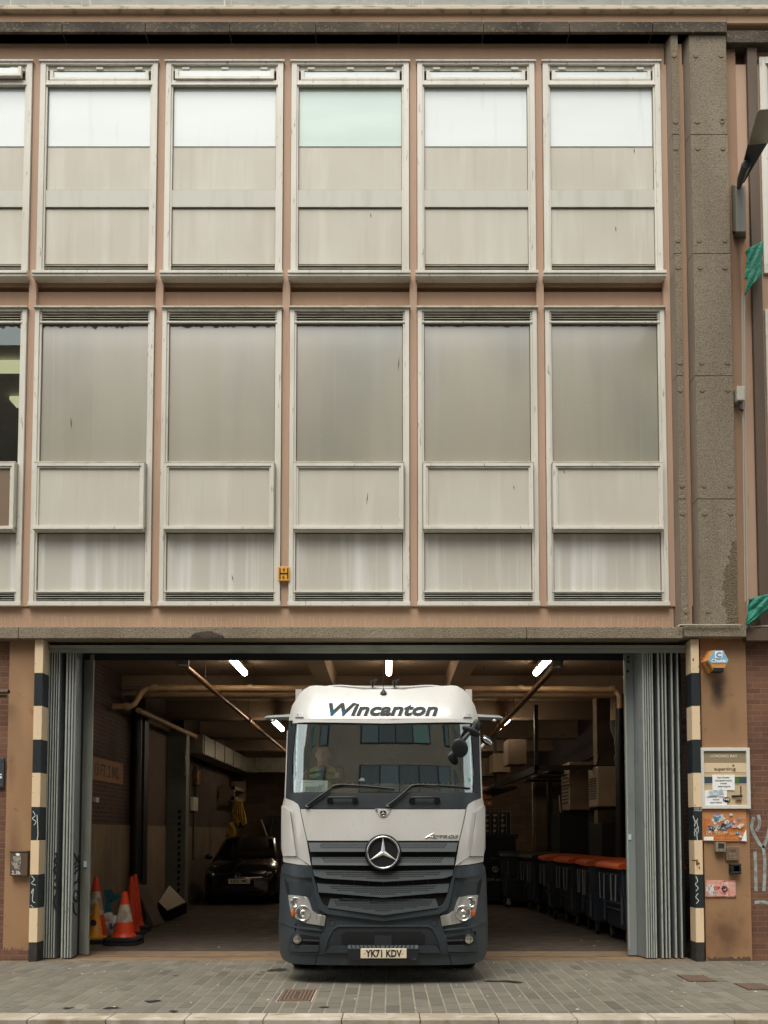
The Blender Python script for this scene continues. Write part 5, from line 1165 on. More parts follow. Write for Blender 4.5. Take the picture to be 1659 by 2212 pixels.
s = MB(); s.box(a0, a1, PYc, PYc + .06, b0, b1); cp = s.build('number_plate', ink('dim_plate', '#efe6cc'), car)
text('plate_characters', 'XX05 PMC', 'ink', (a0 + .04, a1 - .04, b0 + .02, b1 - .018), PYc - .001, cp, weight=.012)

# ---------------------------------------------------------------- cones, bag, filter
M['cone_o'] = mat('orange_cone_plastic', '#d8431c', .45, layers=[(5, .45, .7, '#b93614', .5), (25, .68, .76, '#6d2a16', .5)]); M['cone_w'] = mat('reflective_sleeve', '#bdb3a0', .5, layers=[(9, .45, .6, '#857a66', .8), (25, .6, .7, '#5a5043', .6)]); M['cone_y'] = mat('yellow_cone_plastic', '#d9931c', .45, layers=[(6, .5, .7, '#b06f12', .5)])
M['rub'] = mat('black_rubber_base', '#1a1a1b', .85, bump=(50, .3, .005))
def cone(label, x, y, h, bands, r0=.145, tip=.032, base=.44, lean=(0, 0), group='traffic cones left of the parked car', stack=0):
    t = thing('traffic_cone', label, 'traffic cone', (x, y, 0), group)
    for k in range(1 + stack):
        s = MB(); o = .06 * k; b = base / 2; c = b * .72
        pts = [(b, c), (c, b), (-c, b), (-b, c), (-b, -c), (-c, -b), (c, -b), (b, -c)]
        s.loft([[(x + px * q, y + py * q, o + zz2) for px, py in pts] for q, zz2 in ((1, .0), (1.0, .045), (.86, .06))]); s.build('base', 'rub', t, bevel=.006)
    z0_ = .06 + .06 * stack; s = MB(); n = 28; prof = []
    for i in range(n + 1): q = i / n; prof.append((r0 + (tip - r0) * q + (.018 * max(0, 1 - q * 14)), z0_ + (h - z0_) * q))
    prof.append((tip * .7, h + .002)); s.lathe(prof, (x, y, 0), 28)
    s.bm.faces.ensure_lookup_table()
    for f in s.bm.faces:
        q = (f.calc_center_median().z - z0_) / (h - z0_)
        f.material_index = 1 if any(a_ <= q <= b_ for a_, b_ in bands) else 0
    s.build('cone', ['cone_o', 'cone_w'], t, smooth=45); return t
gx_ = lambda u, Y: UXw(u, 1990, Y)
cone('tall red and white cone half hidden by the left folding door', gx_(206, 14.3), 14.3, 1.0, [(.34, .74)], r0=.19, base=.5)
cone('front orange cone with a dirty white sleeve, nearest the pavement', gx_(268.5, 13.75), 13.75, .80, [(.33, .70)], r0=.17, base=.52, tip=.036, stack=1)
cone('tall plain orange cone behind the front cone, left one of the pair', gx_(283, 15.0), 15.0, .97, [], r0=.14, base=.46, stack=0)
cone('tall plain orange cone behind the front cone, right one of the pair', gx_(290.5, 15.35), 15.35, .99, [], r0=.15, base=.5, stack=1)
yc = thing('traffic_cone', 'small yellow no waiting cone in front of the tall red and white cone', 'traffic cone', (gx_(207, 13.95), 13.95, 0), 'traffic cones left of the parked car')
s = MB(); x_ = gx_(207, 13.95); s.lathe([(.17, 0), (.17, .04), (.115, .05), (.105, .06), (.03, .56), (.022, .565)], (x_, 13.95, .05), 26); s.build('cone', 'cone_y', yc, smooth=45)
s = MB(); s.lathe([(.25, 0), (.25, .045), (.2, .06)], (x_, 13.95, 0), 26); s.build('base', 'rub', yc)
s = MB(); s.lathe([(.052, -.004), (.052, 0)], (x_ - .012, 13.872, .31), 20, 'Y'); s.build('no_waiting_disc', mat('disc_red', '#7c2a2a', .5), yc); s = MB(); s.lathe([(.038, -.006), (.038, 0)], (x_ - .012, 13.872, .31), 20, 'Y'); s.build('no_waiting_disc', mat('disc_blue', '#2b2f55', .5), yc)
bg_ = thing('salt_bag', 'white plastic bag of salt slumped between the cones', 'bag', (gx_(240, 14.5), 14.5, 0))
s = MB(); X = gx_(243, 14.5); s.ell((X, 14.5, .17), (.19, .14, .2), 22, 16); s.ell((X - .07, 14.48, .33), (.1, .09, .09), 14, 10)
for v in s.bm.verts: v.co += Vector((math.sin(v.co.z * 40 + v.co.x * 23), math.sin(v.co.x * 37), math.cos(v.co.x * 31 + v.co.z * 17))) * .008
s.build('sack', mat('white_plastic_sack', '#b9bdb8', .4, layers=[(8, .5, .7, '#8c918d', .6)]), bg_, smooth=70)
text('sack_print', 'SA', mat('sack_blue', '#2c4560', .5), (X + .0, X + .13, .17, .25), 14.345, bg_, weight=.02, thick=.01)
s = MB(); s.box(X - .32, X - .1, 14.7, 14.95, 0, .3); tag(s.build('storage_bin', 'black', bevel=.03), 'black tub behind the salt bag', 'tub')
X, Z = Wp(238, 1940, 15.1)
s = MB(); rs = random.Random(2)
for i in range(7):
    a_ = R(20 + i * 13); L_ = .16 + .05 * rs.random(); s.prism([(X - .02, 15.1 - .02 * i, Z - .1), (X + L_ * math.cos(a_), 15.1 - .02 * i, Z - .05 + L_ * math.sin(a_)), (X + (L_ + .02) * math.cos(a_ + .25), 15.12 - .02 * i, Z - .05 + L_ * math.sin(a_ + .25)), (X - .03, 15.1, Z - .07)], (0, .006, 0))
s.prism([(X - .05, 15.0, Z - .3), (X + .02, 15.0, Z - .3), (X + .02, 15.0, Z - .06), (X - .05, 15.0, Z - .06)], (0, .1, 0)); tag(s.build('cleaning_rag', mat('teal_rag', '#2f7d8c', .6)), 'crumpled teal rag standing up behind the cones', 'rag')
# board under the filter and the pleated filter itself
s = MB(); s.prism([(-4.3, 16.6, .02), (-3.75, 15.7, .02), (-3.7, 15.7, .06), (-4.72, 16.9, .82), (-4.78, 16.9, .8)], (0, .03, .0)); 
s.bm.free(); s = MB(); s.loft([[(-4.86, y, .78), (-4.84, y, .80), (-4.2, y - .9, .03), (-4.24, y - .9, .0)] for y in (16.9, 17.6)]); tag(s.build('leaning_board', 'conc_in', bevel=.003), 'dull board leaning on the left wall behind the orange cones', 'board')
ft = thing('air_filter', 'pleated cream air filter in a dark frame tipped on its corner against the wall', 'air filter', (-4.2, 18.0, 0))
Yf_ = 17.6
def fp(u, v, Y=Yf_): X, Z = Wp(u, v, Y); return Vector((X, Y, Z))
A, B, C_, D = fp(365, 1911, 17.9), fp(404, 1951, 17.5), fp(360, 1970, 17.2), fp(340, 1951, 17.6)
nrm = (B - A).cross(C_ - A).normalized(); O_ = Vector((0, 0, EYE)); rd_ = (D - O_); D = O_ + rd_ * (nrm.dot(A - O_) / nrm.dot(rd_))
if nrm.y > 0: nrm = -nrm
s = MB(); s.prism([A, B, C_, D], -nrm * .25); s.build('frame', 'black', ft)
s = MB(); n = 12
def lerp(p, q, t): return p + (q - p) * t
for i in range(n):
    t0 = .04 + .92 * i / n; t1 = t0 + .92 / n * .6; e = nrm * .004; i_ = .05
    p0, p1 = lerp(lerp(A, B, i_), lerp(D, C_, i_), t0), lerp(lerp(A, B, i_), lerp(D, C_, i_), t1); q0, q1 = lerp(lerp(A, B, 1 - i_), lerp(D, C_, 1 - i_), t0), lerp(lerp(A, B, 1 - i_), lerp(D, C_, 1 - i_), t1)
    s.prism([p0 + e, q0 + e, q1 + e, p1 + e], nrm * .02)
s.build('pleats', mat('filter_paper', '#e6dcc8', .8), ft)

# ---------------------------------------------------------------- wheeled bins
M['binbody'] = mat('dark_blue_bin_plastic', '#2d3743', .45, layers=[(2, .4, .7, '#232d39', .6), ((2, 2, 12), .6, .75, '#3b4650', .4), (30, .7, .78, '#566068', .5)], spec=.6)
M['lid_o'] = mat('orange_lid', '#cc5a26', .4, layers=[(3, .45, .7, '#a8451c', .6), (30, .66, .74, '#5f2a16', .5)], coat=.2); M['lid_g'] = mat('dark_lid', '#2c322f', .5, layers=[(4, .5, .7, '#44463d', .6)])
def make_bin(lid, label, group):
    t = thing('wheeled_bin', label, 'wheeled bin', (0, 0, 0), group)       # local: front (towards the bay's middle) faces -x, long side along y
    s = MB(); s.loft([[(-.42 * k, -.52 * k2, q), (.42 * k, -.52 * k2, q), (.42 * k, .52 * k2, q), (-.42 * k, .52 * k2, q)] for q, k, k2 in ((.20, .86, .88), (.24, .9, .92), (.72, 1.0, 1.0), (.74, 1.05, 1.02), (1.14, 1.12, 1.08), (1.18, 1.2, 1.14))]); s.build('tub', 'binbody', t, bevel=.02)
    s = MB()
    for q in (.50, .60): s.box(-.425, -.40, -.45, .45, q, q + .012)
    for y in (-.46, .44): s.box(-.45, -.42, y, y + .03, .3, 1.1)
    s.build('rib', mat('bin_rib', '#47525c', .5) if 'bin_rib' not in bpy.data.materials else bpy.data.materials['bin_rib'], t)
    s = MB(); n = 10; secs = []
    for i in range(n + 1):
        a_ = math.pi * i / n; secs.append((-.54 * math.cos(a_), 1.18 + .09 * math.sin(a_) ** .7))
    s.loft([[(x, y, q) for x, q in secs] + [(.54, y, 1.15), (-.54, y, 1.15)] for y in (-.60, -.58, 0, .58, .60)]); s.build('lid', lid, t, smooth=50)
    for y in (-.3, .3):
        s = MB(); s.tube([(-.45, y - .13, 1.05), (-.52, y - .13, 1.06), (-.52, y - .10, .66), (-.52, y + .10, .66), (-.52, y + .13, 1.06), (-.45, y + .13, 1.05)], .012, 8); s.build('handle', 'steel2', t)
    for x in (-.32, .32):
        for y in (-.4, .4):
            s = MB(); s.lathe([(.04, -.022), (.095, -.022), (.1, -.012), (.1, .012), (.095, .022), (.04, .022)], (x, y, .1), 20, 'X'); wv = s.build('castor', 'tyre', t)
            s = MB(); s.lathe([(.06, -.026), (.05, -.03), (.02, -.03)], (x, y, .1), 16, 'X'); s.box(x - .032, x - .026, y - .03, y + .03, .09, .21); s.box(x + .026, x + .032, y - .03, y + .03, .09, .21); s.build('castor_fork', 'steel', wv)
    return t
M['steel2'] = mat('dull_steel', '#9a9f9f', .35, metal=.7)
proto = None; bins = [(3.98, 14.15, 3, 1, 'wheeled bin with orange lid, nearest the right folding door'), (3.86, 15.45, -4, 1, 'wheeled bin with orange lid, second from the right folding door'), (3.76, 16.75, 2, 1, 'wheeled bin with orange lid, third from the right folding door'),
     (3.63, 18.05, -3, 1, 'wheeled bin with orange lid, fourth and farthest from the folding door')]
for i, (x, y, a_, _, lb) in enumerate(bins):
    b_ = make_bin('lid_o', lb, 'wheeled bins along the right wall') if i == 0 else copy_tree(p0_)
    if i == 0: p0_ = b_
    b_['label'] = lb
    b_.location = (x, y, 0); b_.rotation_euler = (0, 0, R(a_))
for i, (x, y, a_, lb) in enumerate(((3.5, 19.5, 5, 'wheeled bin with dark lid right behind the orange lidded ones'), (3.15, 20.75, 88, 'wheeled bin with dark lid standing next to the dark skip'))):
    b_ = make_bin('lid_g', lb, 'wheeled bins along the right wall') if i == 0 else copy_tree(p1_)
    if i == 0: p1_ = b_
    b_['label'] = lb; b_.location = (x, y, 0); b_.rotation_euler = (0, 0, R(a_))
sk = thing('waste_skip', 'dark waste container lettered VEOLIA with a phone number, right of the truck', 'waste container', (2.3, 21.2, 0))
s = MB(); s.box(1.3, 3.0, 21.0, 22.6, .15, 1.62); s.build('hull', mat('skip_navy', '#111a22', .5), sk, bevel=.02); s = MB(); s.box(1.25, 3.05, 20.95, 22.65, 1.56, 1.66); s.build('rim', 'darksteel', sk, bevel=.01)
M['skip_ink'] = ink('skip_lettering', '#a9adac')
def skx(u, v): return Wp(u, v, 20.99)
x0, z0 = skx(1081, 1883); x1, z1 = skx(1100, 1874); text('lettering', 'VEOLIA', 'skip_ink', (x0, x1, z0, z1), 20.99, sk)
x0, z0 = skx(1053, 1903); x1, z1 = skx(1102, 1897.5); text('lettering', '0345 6060 460', 'skip_ink', (x0, x1, z0, z1), 20.99, sk)
x0, z0 = skx(1060, 1858); x1, z1 = skx(1097, 1853); text('lettering', 'GENERAL NON HAZARDOUS', 'skip_ink', (x0, x1, (z0 + z1) / 2 + .005, z1), 20.99, sk); 
s = MB(); X, Z = skx(1070, 1878); ring(s, X, 20.985, Z, .06, .012, 20); s.ell((X, 20.985, Z - .01), (.02, .008, .035), 10, 8); s.build('emblem', 'skip_ink', sk)

# ---------------------------------------------------------------- right side fittings
for i, (x0, x1, y0, y1, z0, z1, lb) in enumerate(((4.12, 4.62, 17.5, 18.3, 2.22, 3.02, 'cream air conditioning unit on the right wall, the nearer and lower one'), (3.95, 4.55, 19.4, 20.3, 2.20, 3.25, 'cream air conditioning unit on the right wall, the farther and taller one'))):
    t = thing('air_conditioning_unit', lb, 'air conditioner', ((x0 + x1) / 2, y0, z0), 'air conditioning units on the right wall')
    s = MB(); s.box(x0, x1, y0, y1, z0, z1); s.build('casing', 'plastic_cream', t, bevel=.02) if False else s.build('casing', mat('ac_cream', '#a0917a', .5, layers=[(2, .45, .7, '#85765f', .5)]) if 'ac_cream' not in bpy.data.materials else bpy.data.materials['ac_cream'], t, bevel=.02)
    s = MB()
    for k in range(9): q = z0 + .15 + k * (z1 - z0 - .35) / 9; s.box(x0 - .006, x0, y0 + .1, y1 - .1, q, q + .03)
    s.build('grille', 'darksteel', t)
    s = MB(); s.box(x0, 5, y0 + .1, y0 + .15, z0 - .06, z0 - .005); s.box(x0, 5, y1 - .15, y1 - .1, z0 - .06, z0 - .005); s.build('bracket', 'darksteel', t)
s = MB(); s.box(4.2, 4.98, 17.6, 18.6, 0, 1.9); tag(s.build('electrical_cabinet', mat('cabinet_dark', '#1f2423', .5), bevel=.02), 'tall dark cabinet below the air conditioning units', 'cabinet')
s = MB(); s.box(3.75, 4.4, 19.6, 20.6, 0, 2.15); tag(s.build('electrical_cabinet', 'cabinet_dark' if 'cabinet_dark' in M else bpy.data.materials['cabinet_dark'], bevel=.02), 'blackish upright container left of the brown column', 'cabinet')
rk = thing('hanging_rack', 'black steel rack hanging from the ceiling right of the truck', 'rack', (3, 19, 3))
s = MB(); s.box(2.95, 3.03, 17.9, 17.98, 2.95, 4.3); s.build('post', 'darksteel', rk)
s = MB(); s.box(2.0, 2.06, 25.9, 25.98, 2.6, 4.2); s.box(2.55, 2.62, 21.5, 21.58, 2.8, 4.2); s.build('post', 'darksteel', rk)
s = MB(); s.box(2.95, 4.9, 17.9, 18.0, 2.97, 3.07); s.box(2.95, 3.03, 18.0, 26, 2.92, 3.06); s.box(2.3, 2.9, 20, 26, 2.7, 2.75); s.build('rail', 'darksteel', rk)
s = MB()
for y in (18.5, 19.9, 21.5, 23.2): s.box(3.6, 4.7, y, y + .9, 3.07, 3.1)
s.build('shelf', 'darksteel', rk)
for i, (x0, x1, y0, z0, z1) in enumerate(((2.62, 2.72, 19.4, 3.35, 3.85), (2.5, 2.6, 21.2, 3.3, 3.7), (2.4, 2.5, 22.6, 3.3, 3.7), (2.3, 2.4, 24.0, 3.3, 3.7))):
    s = MB(); s.box(x0, x1 + .3, y0, y0 + .8, z0 - .15, z1 - .1); s.box(x0 - .004, x0, y0 + .3, y0 + .4, z0, z0 + .2)
    tag(s.build('storage_box', 'cream_wall', bevel=.01), ['nearest cream box hanging in a row beside the right strip lights', 'second cream box of the row beside the right strip lights', 'third cream box of the row beside the right strip lights', 'farthest cream box of the row beside the right strip lights'][i], 'box', 'cream boxes under the bay ceiling')
for i, (x0, y0, z0, z1) in enumerate(((1.62, 15.9, 1.95, 2.28), (1.62, 15.9, 1.64, 1.94), (1.62, 15.9, 1.36, 1.63))):
    x0, q = Wp(1043, 1735, 22.0); w_ = (.42, .44, .46)[i]; zt_, zb_2 = ((1699, 1713), (1714.5, 1727), (1728.5, 1741))[i]
    s = MB(); s.box(x0 - .2, Wp((1063, 1063, 1065)[i], 1720, 22.0)[0], 22.0, 22.5, Wp(840, zb_2, 22)[1] , Wp(840, zt_, 22)[1]); 
    o = tag(s.build('cardboard_carton', 'card', bevel=.008), ['top brown carton of the stack beside the truck windscreen', 'middle brown carton of the stack beside the truck', 'bottom brown carton of the stack beside the truck'][i], 'carton', 'cartons stacked right of the truck')
    a_, b_ = Wp(1058 - i * 2, zt_ + 4, 21.99); s = MB(); s.box(a_, a_ + .07, 21.99, 22.0, b_ - .06, b_); s.build('carton_label', 'label_w', o)
rc = thing('roll_cage', 'wire roll cage of bottles under the brown cartons', 'roll cage', (2.3, 22.2, 0))
s = MB()
for i in range(12): s.tube([(1.9 + i * .1, 21.9, .2), (1.9 + i * .1, 21.9, 2.3)], .008, 5)
for q in (.2, .9, 1.6, 2.3): s.tube([(1.9, 21.9, q), (3.0, 21.9, q)], .01, 5)
s.build('wire_front', 'steel2', rc)
s = MB(); s.box(1.9, 3.0, 22.0, 22.6, .2, 2.2); s.build('load', 'dk_box', rc)
s = MB(); rs = random.Random(12)
for i in range(5):
    for j in range(4): s.box(1.98 + i * .2, 2.04 + i * .2 + rs.uniform(0, .04), 21.985, 22.0, 1.72 + j * .13, 1.77 + j * .13)
s.build('load_label', 'label_w', rc)
dr = thing('cream_door', 'cream double door lit from above at the right of the bay', 'door', (3.6, 24.5, 0))
s = MB(); x0 = UXw(1156, 1700, 24.5); x1 = UXw(1212, 1700, 24.5); s.box(x0, (x0 + x1) / 2 - .01, 24.5, 24.6, 1.35, 3.4); s.box((x0 + x1) / 2 + .01, x1, 24.5, 24.6, 1.35, 3.4); s.box(x0 - .05, x1 + .05, 24.56, 24.8, 0, 3.5); s.build('leaf', 'cream_wall', dr, bevel=.01)
s = MB()
for k in range(16): s.box(x0, x1, 24.46, 24.5, .1 + k * .08, .15 + k * .08)
s.build('slatted_base', 'cream_wall', dr)
s = MB(); X, Z0_ = Wp(1216, 1830, 20.5); _, Z1_ = Wp(1213, 1740, 20.5); s.tube([(X, 21, .9), (X - .12, 21, 2.4)], .018, 6); 
X, Zt = Wp(1208, 1718, 21); Xb, Zb_ = Wp(1216, 1815, 21); s.bm.free(); s = MB(); s.tube([(X, 21, Zt), (Xb, 21, Zb_)], .014, 6); tag(s.build('broom_handle', 'white'), 'white pole leaning in front of the cream door at the right', 'pole')
s = MB(); s.tube([(4.9, 13.5, 3.3), (4.92, 26, 3.25)], .02, 6); s.tube([(4.9, 13.5, 3.45), (4.92, 26, 3.4)], .02, 6); s.tube([(4.9, 13.5, 3.6), (4.92, 26, 3.5)], .02, 6); tag(s.build('cable_bundle', 'blackpipe'), 'dark cables strung along the right brick wall', 'cables')

# ---------------------------------------------------------------- things on the front
# alarm box
A0, B0 = Wp(1549.5, 1427, 11.8)
al = thing('alarm_box', 'hexagonal blue and orange alarm box lettered Chubb on the brown pier', 'alarm box', (A0, 11.9, B0 - .2))
def hexp(cx, cz, w_, h, Y): return [(cx - w_, Y, cz), (cx - w_ * .5, Y, cz + h), (cx + w_ * .5, Y, cz + h), (cx + w_, Y, cz), (cx + w_ * .5, Y, cz - h), (cx - w_ * .5, Y, cz - h)]
ca, cb = Wp(1552, 1426, 11.76)
s = MB(); s.mi = 0; s.loft([hexp(A0 - .01, B0, .16, .155, 11.95), hexp(ca - .0, cb, .135, .132, 11.76)]); s.build('casing', mat('alarm_orange', '#d29350', .4, layers=[(12, .55, .7, '#a4622a', .5)]), al, bevel=.004)
s = MB(); w_, h = .132, .129; zc_ = cb - .028
s.prism([(ca - w_, 11.757, cb), (ca - w_ * .5, 11.757, cb + h), (ca + w_ * .5, 11.757, cb + h), (ca + w_, 11.757, cb), (ca + w_ * .83, 11.757, cb - .045), (ca - w_ * .83, 11.757, cb - .045)], (0, .01, 0)); s.build('face_plate', mat('alarm_blue', '#7db0ca', .4, layers=[(8, .5, .7, '#9cc3d2', .6)]), al)
s = MB(); s.prism([(ca - .062, 11.755, cb - h - .03), (ca + .062, 11.755, cb - h - .03), (ca + .075, 11.755, cb - h * .78), (ca - .075, 11.755, cb - h * .78)], (0, .12, 0)); s.build('strobe', 'black', al, bevel=.006)
text('lettering', 'Chubb', 'paper_white', (ca - .098, ca + .098, cb - .033, cb + .014), 11.754, al, weight=.03)
s = MB(); s.box(ca - .048, ca + .052, 11.752, 11.757, cb + .024, cb + .118); s.build('logo_tile', 'paper_white', al)
text('logo_letter', 'C', mat('alarm_blue_ink', '#4d8fb5', .4), (ca - .034, ca + .038, cb + .036, cb + .106), 11.751, al, weight=.04)
s = MB()
for i in range(6): q = B0 - .03 - i * .018; X = A0 - .148 + i * .011; s.box(X, X + .05, 11.80 + .0, 11.83, q, q + .006)
s.build('vent', 'brown_dark', al)
# loading bay board
YB_ = 11.9
X0, Z0 = Wp(1515.5, 1747, YB_); X1, Z1 = Wp(1619.5, 1615, YB_)
lb = thing('loading_bay_sign', 'white framed notice board lettered LOADING BAY with taped papers', 'notice board', ((X0 + X1) / 2, YB_, Z0))
s = MB(); t = .045; s.box(X0, X1, YB_, YB_ + .05, Z1 - t, Z1); s.box(X0, X1, YB_, YB_ + .05, Z0, Z0 + t); s.box(X0, X0 + t, YB_, YB_ + .05, Z0 + t, Z1 - t); s.box(X1 - t, X1, YB_, YB_ + .05, Z0 + t, Z1 - t); s.build('frame', mat('board_frame', '#d9d8d0', .4, layers=[(12, .6, .75, '#9d988a', .5)]), lb, bevel=.004)
s = MB(); s.box(X0 + t, X1 - t, YB_ + .025, YB_ + .05, Z0 + t, Z1 - t); s.build('board', mat('board_tan', '#c6b08c', .5), lb)
W_ = X1 - X0 - 2 * t; H_ = Z1 - Z0 - 2 * t
def brd(fx0, fx1, fz0, fz1, m, nm, d=.003): # fractions from left / top
    return box(nm, m, X0 + t + W_ * fx0, X0 + t + W_ * fx1, YB_ + .025 - d, YB_ + .025, Z1 - t - H_ * fz1, Z1 - t - H_ * fz0, lb)
def btx(body, fx0, fx1, fz0, fz1, m, d=.004, **k): return text('lettering', body, m, (X0 + t + W_ * fx0, X0 + t + W_ * fx1, Z1 - t - H_ * fz1, Z1 - t - H_ * fz0), YB_ + .025 - d, lb, **k)
brd(0, 1, 0, .205, mat('board_khaki', '#94876a', .5), 'header_panel'); brd(0, 1, .22, .39, mat('board_cream', '#dcc6a2', .5), 'name_panel'); brd(0, 1, .455, .61, mat('board_edge', '#e4d7b8', .5), 'colour_strip'); brd(0, 1, .47, .595, mat('board_slate', '#3e4b58', .5), 'colour_strip', .005); brd(.5, .83, .47, .595, mat('board_green', '#4e6b33', .5), 'colour_strip', .007)
btx('LOADING BAY', .17, .80, .065, .115, mat('board_text_cream', '#ecdfc0', .5), weight=.012)
btx('superdrug', .25, .75, .295, .375, mat('board_text_brown', '#55422c', .5), weight=.006)
s = MB(); cx_, cz_ = X0 + t + W_ * .7, Z1 - t - H_ * .265
for k in range(3): a_ = R(30 + 60 * k); s.tube([(cx_ - .016 * math.cos(a_), YB_ + .021, cz_ - .016 * math.sin(a_)), (cx_ + .016 * math.cos(a_), YB_ + .021, cz_ + .016 * math.sin(a_))], .003, 5)
s.build('star_mark', bpy.data.materials['board_text_brown'], lb)
brd(.20, .72, .44, .72, 'paper_white', 'taped_paper', .010); brd(0.01, .53, .725, .995, 'paper_white', 'taped_paper', .009)
for (tx, a_, b_, c_, d_) in (('FOR PRIMARK', .31, .60, .478, .498), ('DELIVERIES PLEASE', .26, .65, .532, .552), ('PHONE', .385, .53, .585, .605), ('07501908478', .33, .61, .642, .662), ('DELIVERIES PLEASE', .07, .47, .83, .85), ('PHONE', .2, .35, .882, .902), ('07501908478', .13, .41, .938, .958)):
    btx(tx, a_, b_, c_, d_, 'ink', .012)
s = MB(); q = lambda fx_, fz_: (X0 + t + W_ * fx_, YB_ + .011, Z1 - t - H_ * fz_); s.prism([q(.1, .745), q(.42, .70), q(.46, .79), q(.14, .835)], (0, .002, 0)); s.build('torn_sticker', mat('torn_blue', '#a9bcc6', .4, layers=[(20, .5, .6, '#e0e6e6', .9)]), lb)
s = MB(); s.prism([q(.64, .815), q(.89, .81), q(.89, .845), q(.64, .855)], (0, .002, 0)); s.build('sticker', 'ink', lb)
s = MB(); s.prism([q(.73, .87), q(.88, .885), q(.865, .945), q(.72, .93)], (0, .002, 0)); s.build('sticker', mat('tan_sticker', '#8e7449', .5), lb); btx('LOZE', .755, .85, .893, .922, 'ink', .017)
s = MB(); s.ell((X0 + t + W_ * .52, YB_ + .012, Z1 - t - H_ * .895), (.05, .004, .035), 12, 6); s.build('sticker', 'ink', lb); btx('HQ', .46, .58, .872, .912, 'paper_white', .02, weight=.03)
for k in range(7): brd(.85, .88, .64 + k * .025, .65 + k * .025, 'ink', 'tear_strip', .006)
# orange poster board
X0, Z0 = Wp(1518, 1817, 11.93); X1, Z1 = Wp(1612, 1748.5, 11.93)
op = thing('orange_poster', 'weathered orange poster board covered with torn stickers below the notice board', 'poster', ((X0 + X1) / 2, 11.94, Z0))
s = MB(); s.box(X0, X1, 11.935, 11.953, Z0, Z1); s.build('board', mat('poster_orange', '#c88a58', .5, layers=[(4, .45, .65, '#d29d70', .6), (12, .6, .72, '#8c4f26', .6)]), op)
s = MB(); s.box(X0 + .02, X1 - .01, 11.931, 11.935, Z0 + .02, Z0 + (Z1 - Z0) * .7); s.build('printed_panel', mat('poster_deep_orange', '#c0713a', .5, layers=[(10, .5, .65, '#d09058', .7)]), op)
rs = random.Random(21); pal = [('sticker_white', '#d8d4c8'), ('sticker_blue', '#4d8bb8'), ('sticker_grey', '#8b8e8c'), ('sticker_black', '#26282a'), ('sticker_pink', '#c79a8e'), ('sticker_teal', '#39566b')]
pm = [mat(a_, b_, .5, layers=[(45, .5, .6, ('#55585a', '#d8dcd8', '#d8d4c8', '#c8c8c0', '#e0d8c8', '#b8c4cc')[i], .8)]) for i, (a_, b_) in enumerate(pal)]
def scrap(cx, cz, w_, h, m, par, Y, rot=None, n=9):
    rot = rs.uniform(-.5, .5) if rot is None else rot; pts = []
    for i in range(n):
        a_ = 2 * math.pi * i / n; r1 = rs.uniform(.7, 1.1); x = w_ * math.cos(a_) * r1; q = h * math.sin(a_) * r1; pts.append((cx + x * math.cos(rot) - q * math.sin(rot), Y, cz + x * math.sin(rot) + q * math.cos(rot)))
    s = MB(); s.prism(pts, (0, .0015, 0)); return s.build('sticker', m, par)
def pf(a_, b_): return X0 + (X1 - X0) * a_, Z1 - (Z1 - Z0) * b_
Yl = 11.9285
x_, q_ = pf(.35, .28); s = MB(); s.prism([(x_ - .1, Yl, q_ - .015), (x_ + .06, Yl, q_ + .06), (x_ + .11, Yl, q_ - .01), (x_ - .05, Yl, q_ - .085)], (0, .0015, 0)); s.build('sticker', pm[0], op)
for i, (a_, b_, w_, h, m) in enumerate(((.34, .22, .055, .035, 1), (.31, .30, .05, .03, 5), (.65, .16, .03, .025, 0), (.82, .29, .02, .03, 1), (.55, .4, .04, .03, 0), (.72, .38, .03, .03, 4), (.2, .6, .06, .035, 3), (.36, .55, .07, .035, 2), (.47, .6, .05, .03, 5), (.60, .5, .05, .03, 1), (.72, .53, .05, .03, 4), (.86, .52, .05, .035, 0), (.15, .68, .04, .035, 2), (.3, .68, .03, .03, 0), (.5, .72, .04, .02, 4), (.78, .74, .035, .018, 1), (.85, .86, .03, .02, 0), (.45, .48, .04, .02, 3))):
    x_, q_ = pf(a_, b_); scrap(x_, q_, w_, h, pm[m], op, Yl - .0022 * (i % 6 + 1))
x_, q_ = pf(.96, .78); s = MB(); s.prism([(x_ - .055, Yl - .002, q_ - .09), (x_ + .015, Yl - .002, q_ + .07), (x_ + .02, Yl - .002, q_ - .095)], (0, .002, 0)); s.build('torn_corner', 'paper_white', op)
x_, q_ = pf(.14, .93); s = MB(); s.box(x_ - .07, x_ + .06, Yl - .004, Yl, q_ - .02, q_ + .03); s.build('sticker', 'paper_white', op)
x0_, q0 = pf(.08, .80); x1_, q1 = pf(.96, .70); text('lettering', 'in the area', mat('poster_cream', '#e8b27c', .5), (x0_, x1_, q0, q1), Yl + .0005, op, weight=.01)
# intercom, plate, key box, small red notice, meter box
X0, Z0 = Wp(1546, 1840, 11.9); X1, Z1 = Wp(1566, 1820, 11.9); ic = thing('intercom', 'grey louvred intercom just below the orange poster', 'intercom', (X0, 11.92, Z0))
s = MB(); s.box(X0, X1, 11.875, 11.955, Z0, Z1); s.build('housing', mat('intercom_grey', '#8a8474', .5), ic, bevel=.006); s = MB()
for k in range(6): s.box(X0 + .025, X1 - .02, 11.871, 11.876, Z0 + .05 + k * .012, Z0 + .055 + k * .012)
s.build('speaker_slot', 'void', ic); s = MB()
for k in (.3, .75): s.lathe([(.007, -.004), (.007, 0)], (X0 + (X1 - X0) * k, 11.875, Z0 + .025), 10, 'Y')
s.build('button', 'steel', ic)
X0, Z0 = Wp(1568, 1859, 11.93); X1, Z1 = Wp(1596, 1829, 11.93); kp = thing('keypad_plate', 'brown painted entry plate with round studs, right of the intercom', 'entry plate', (X0, 11.94, Z0))
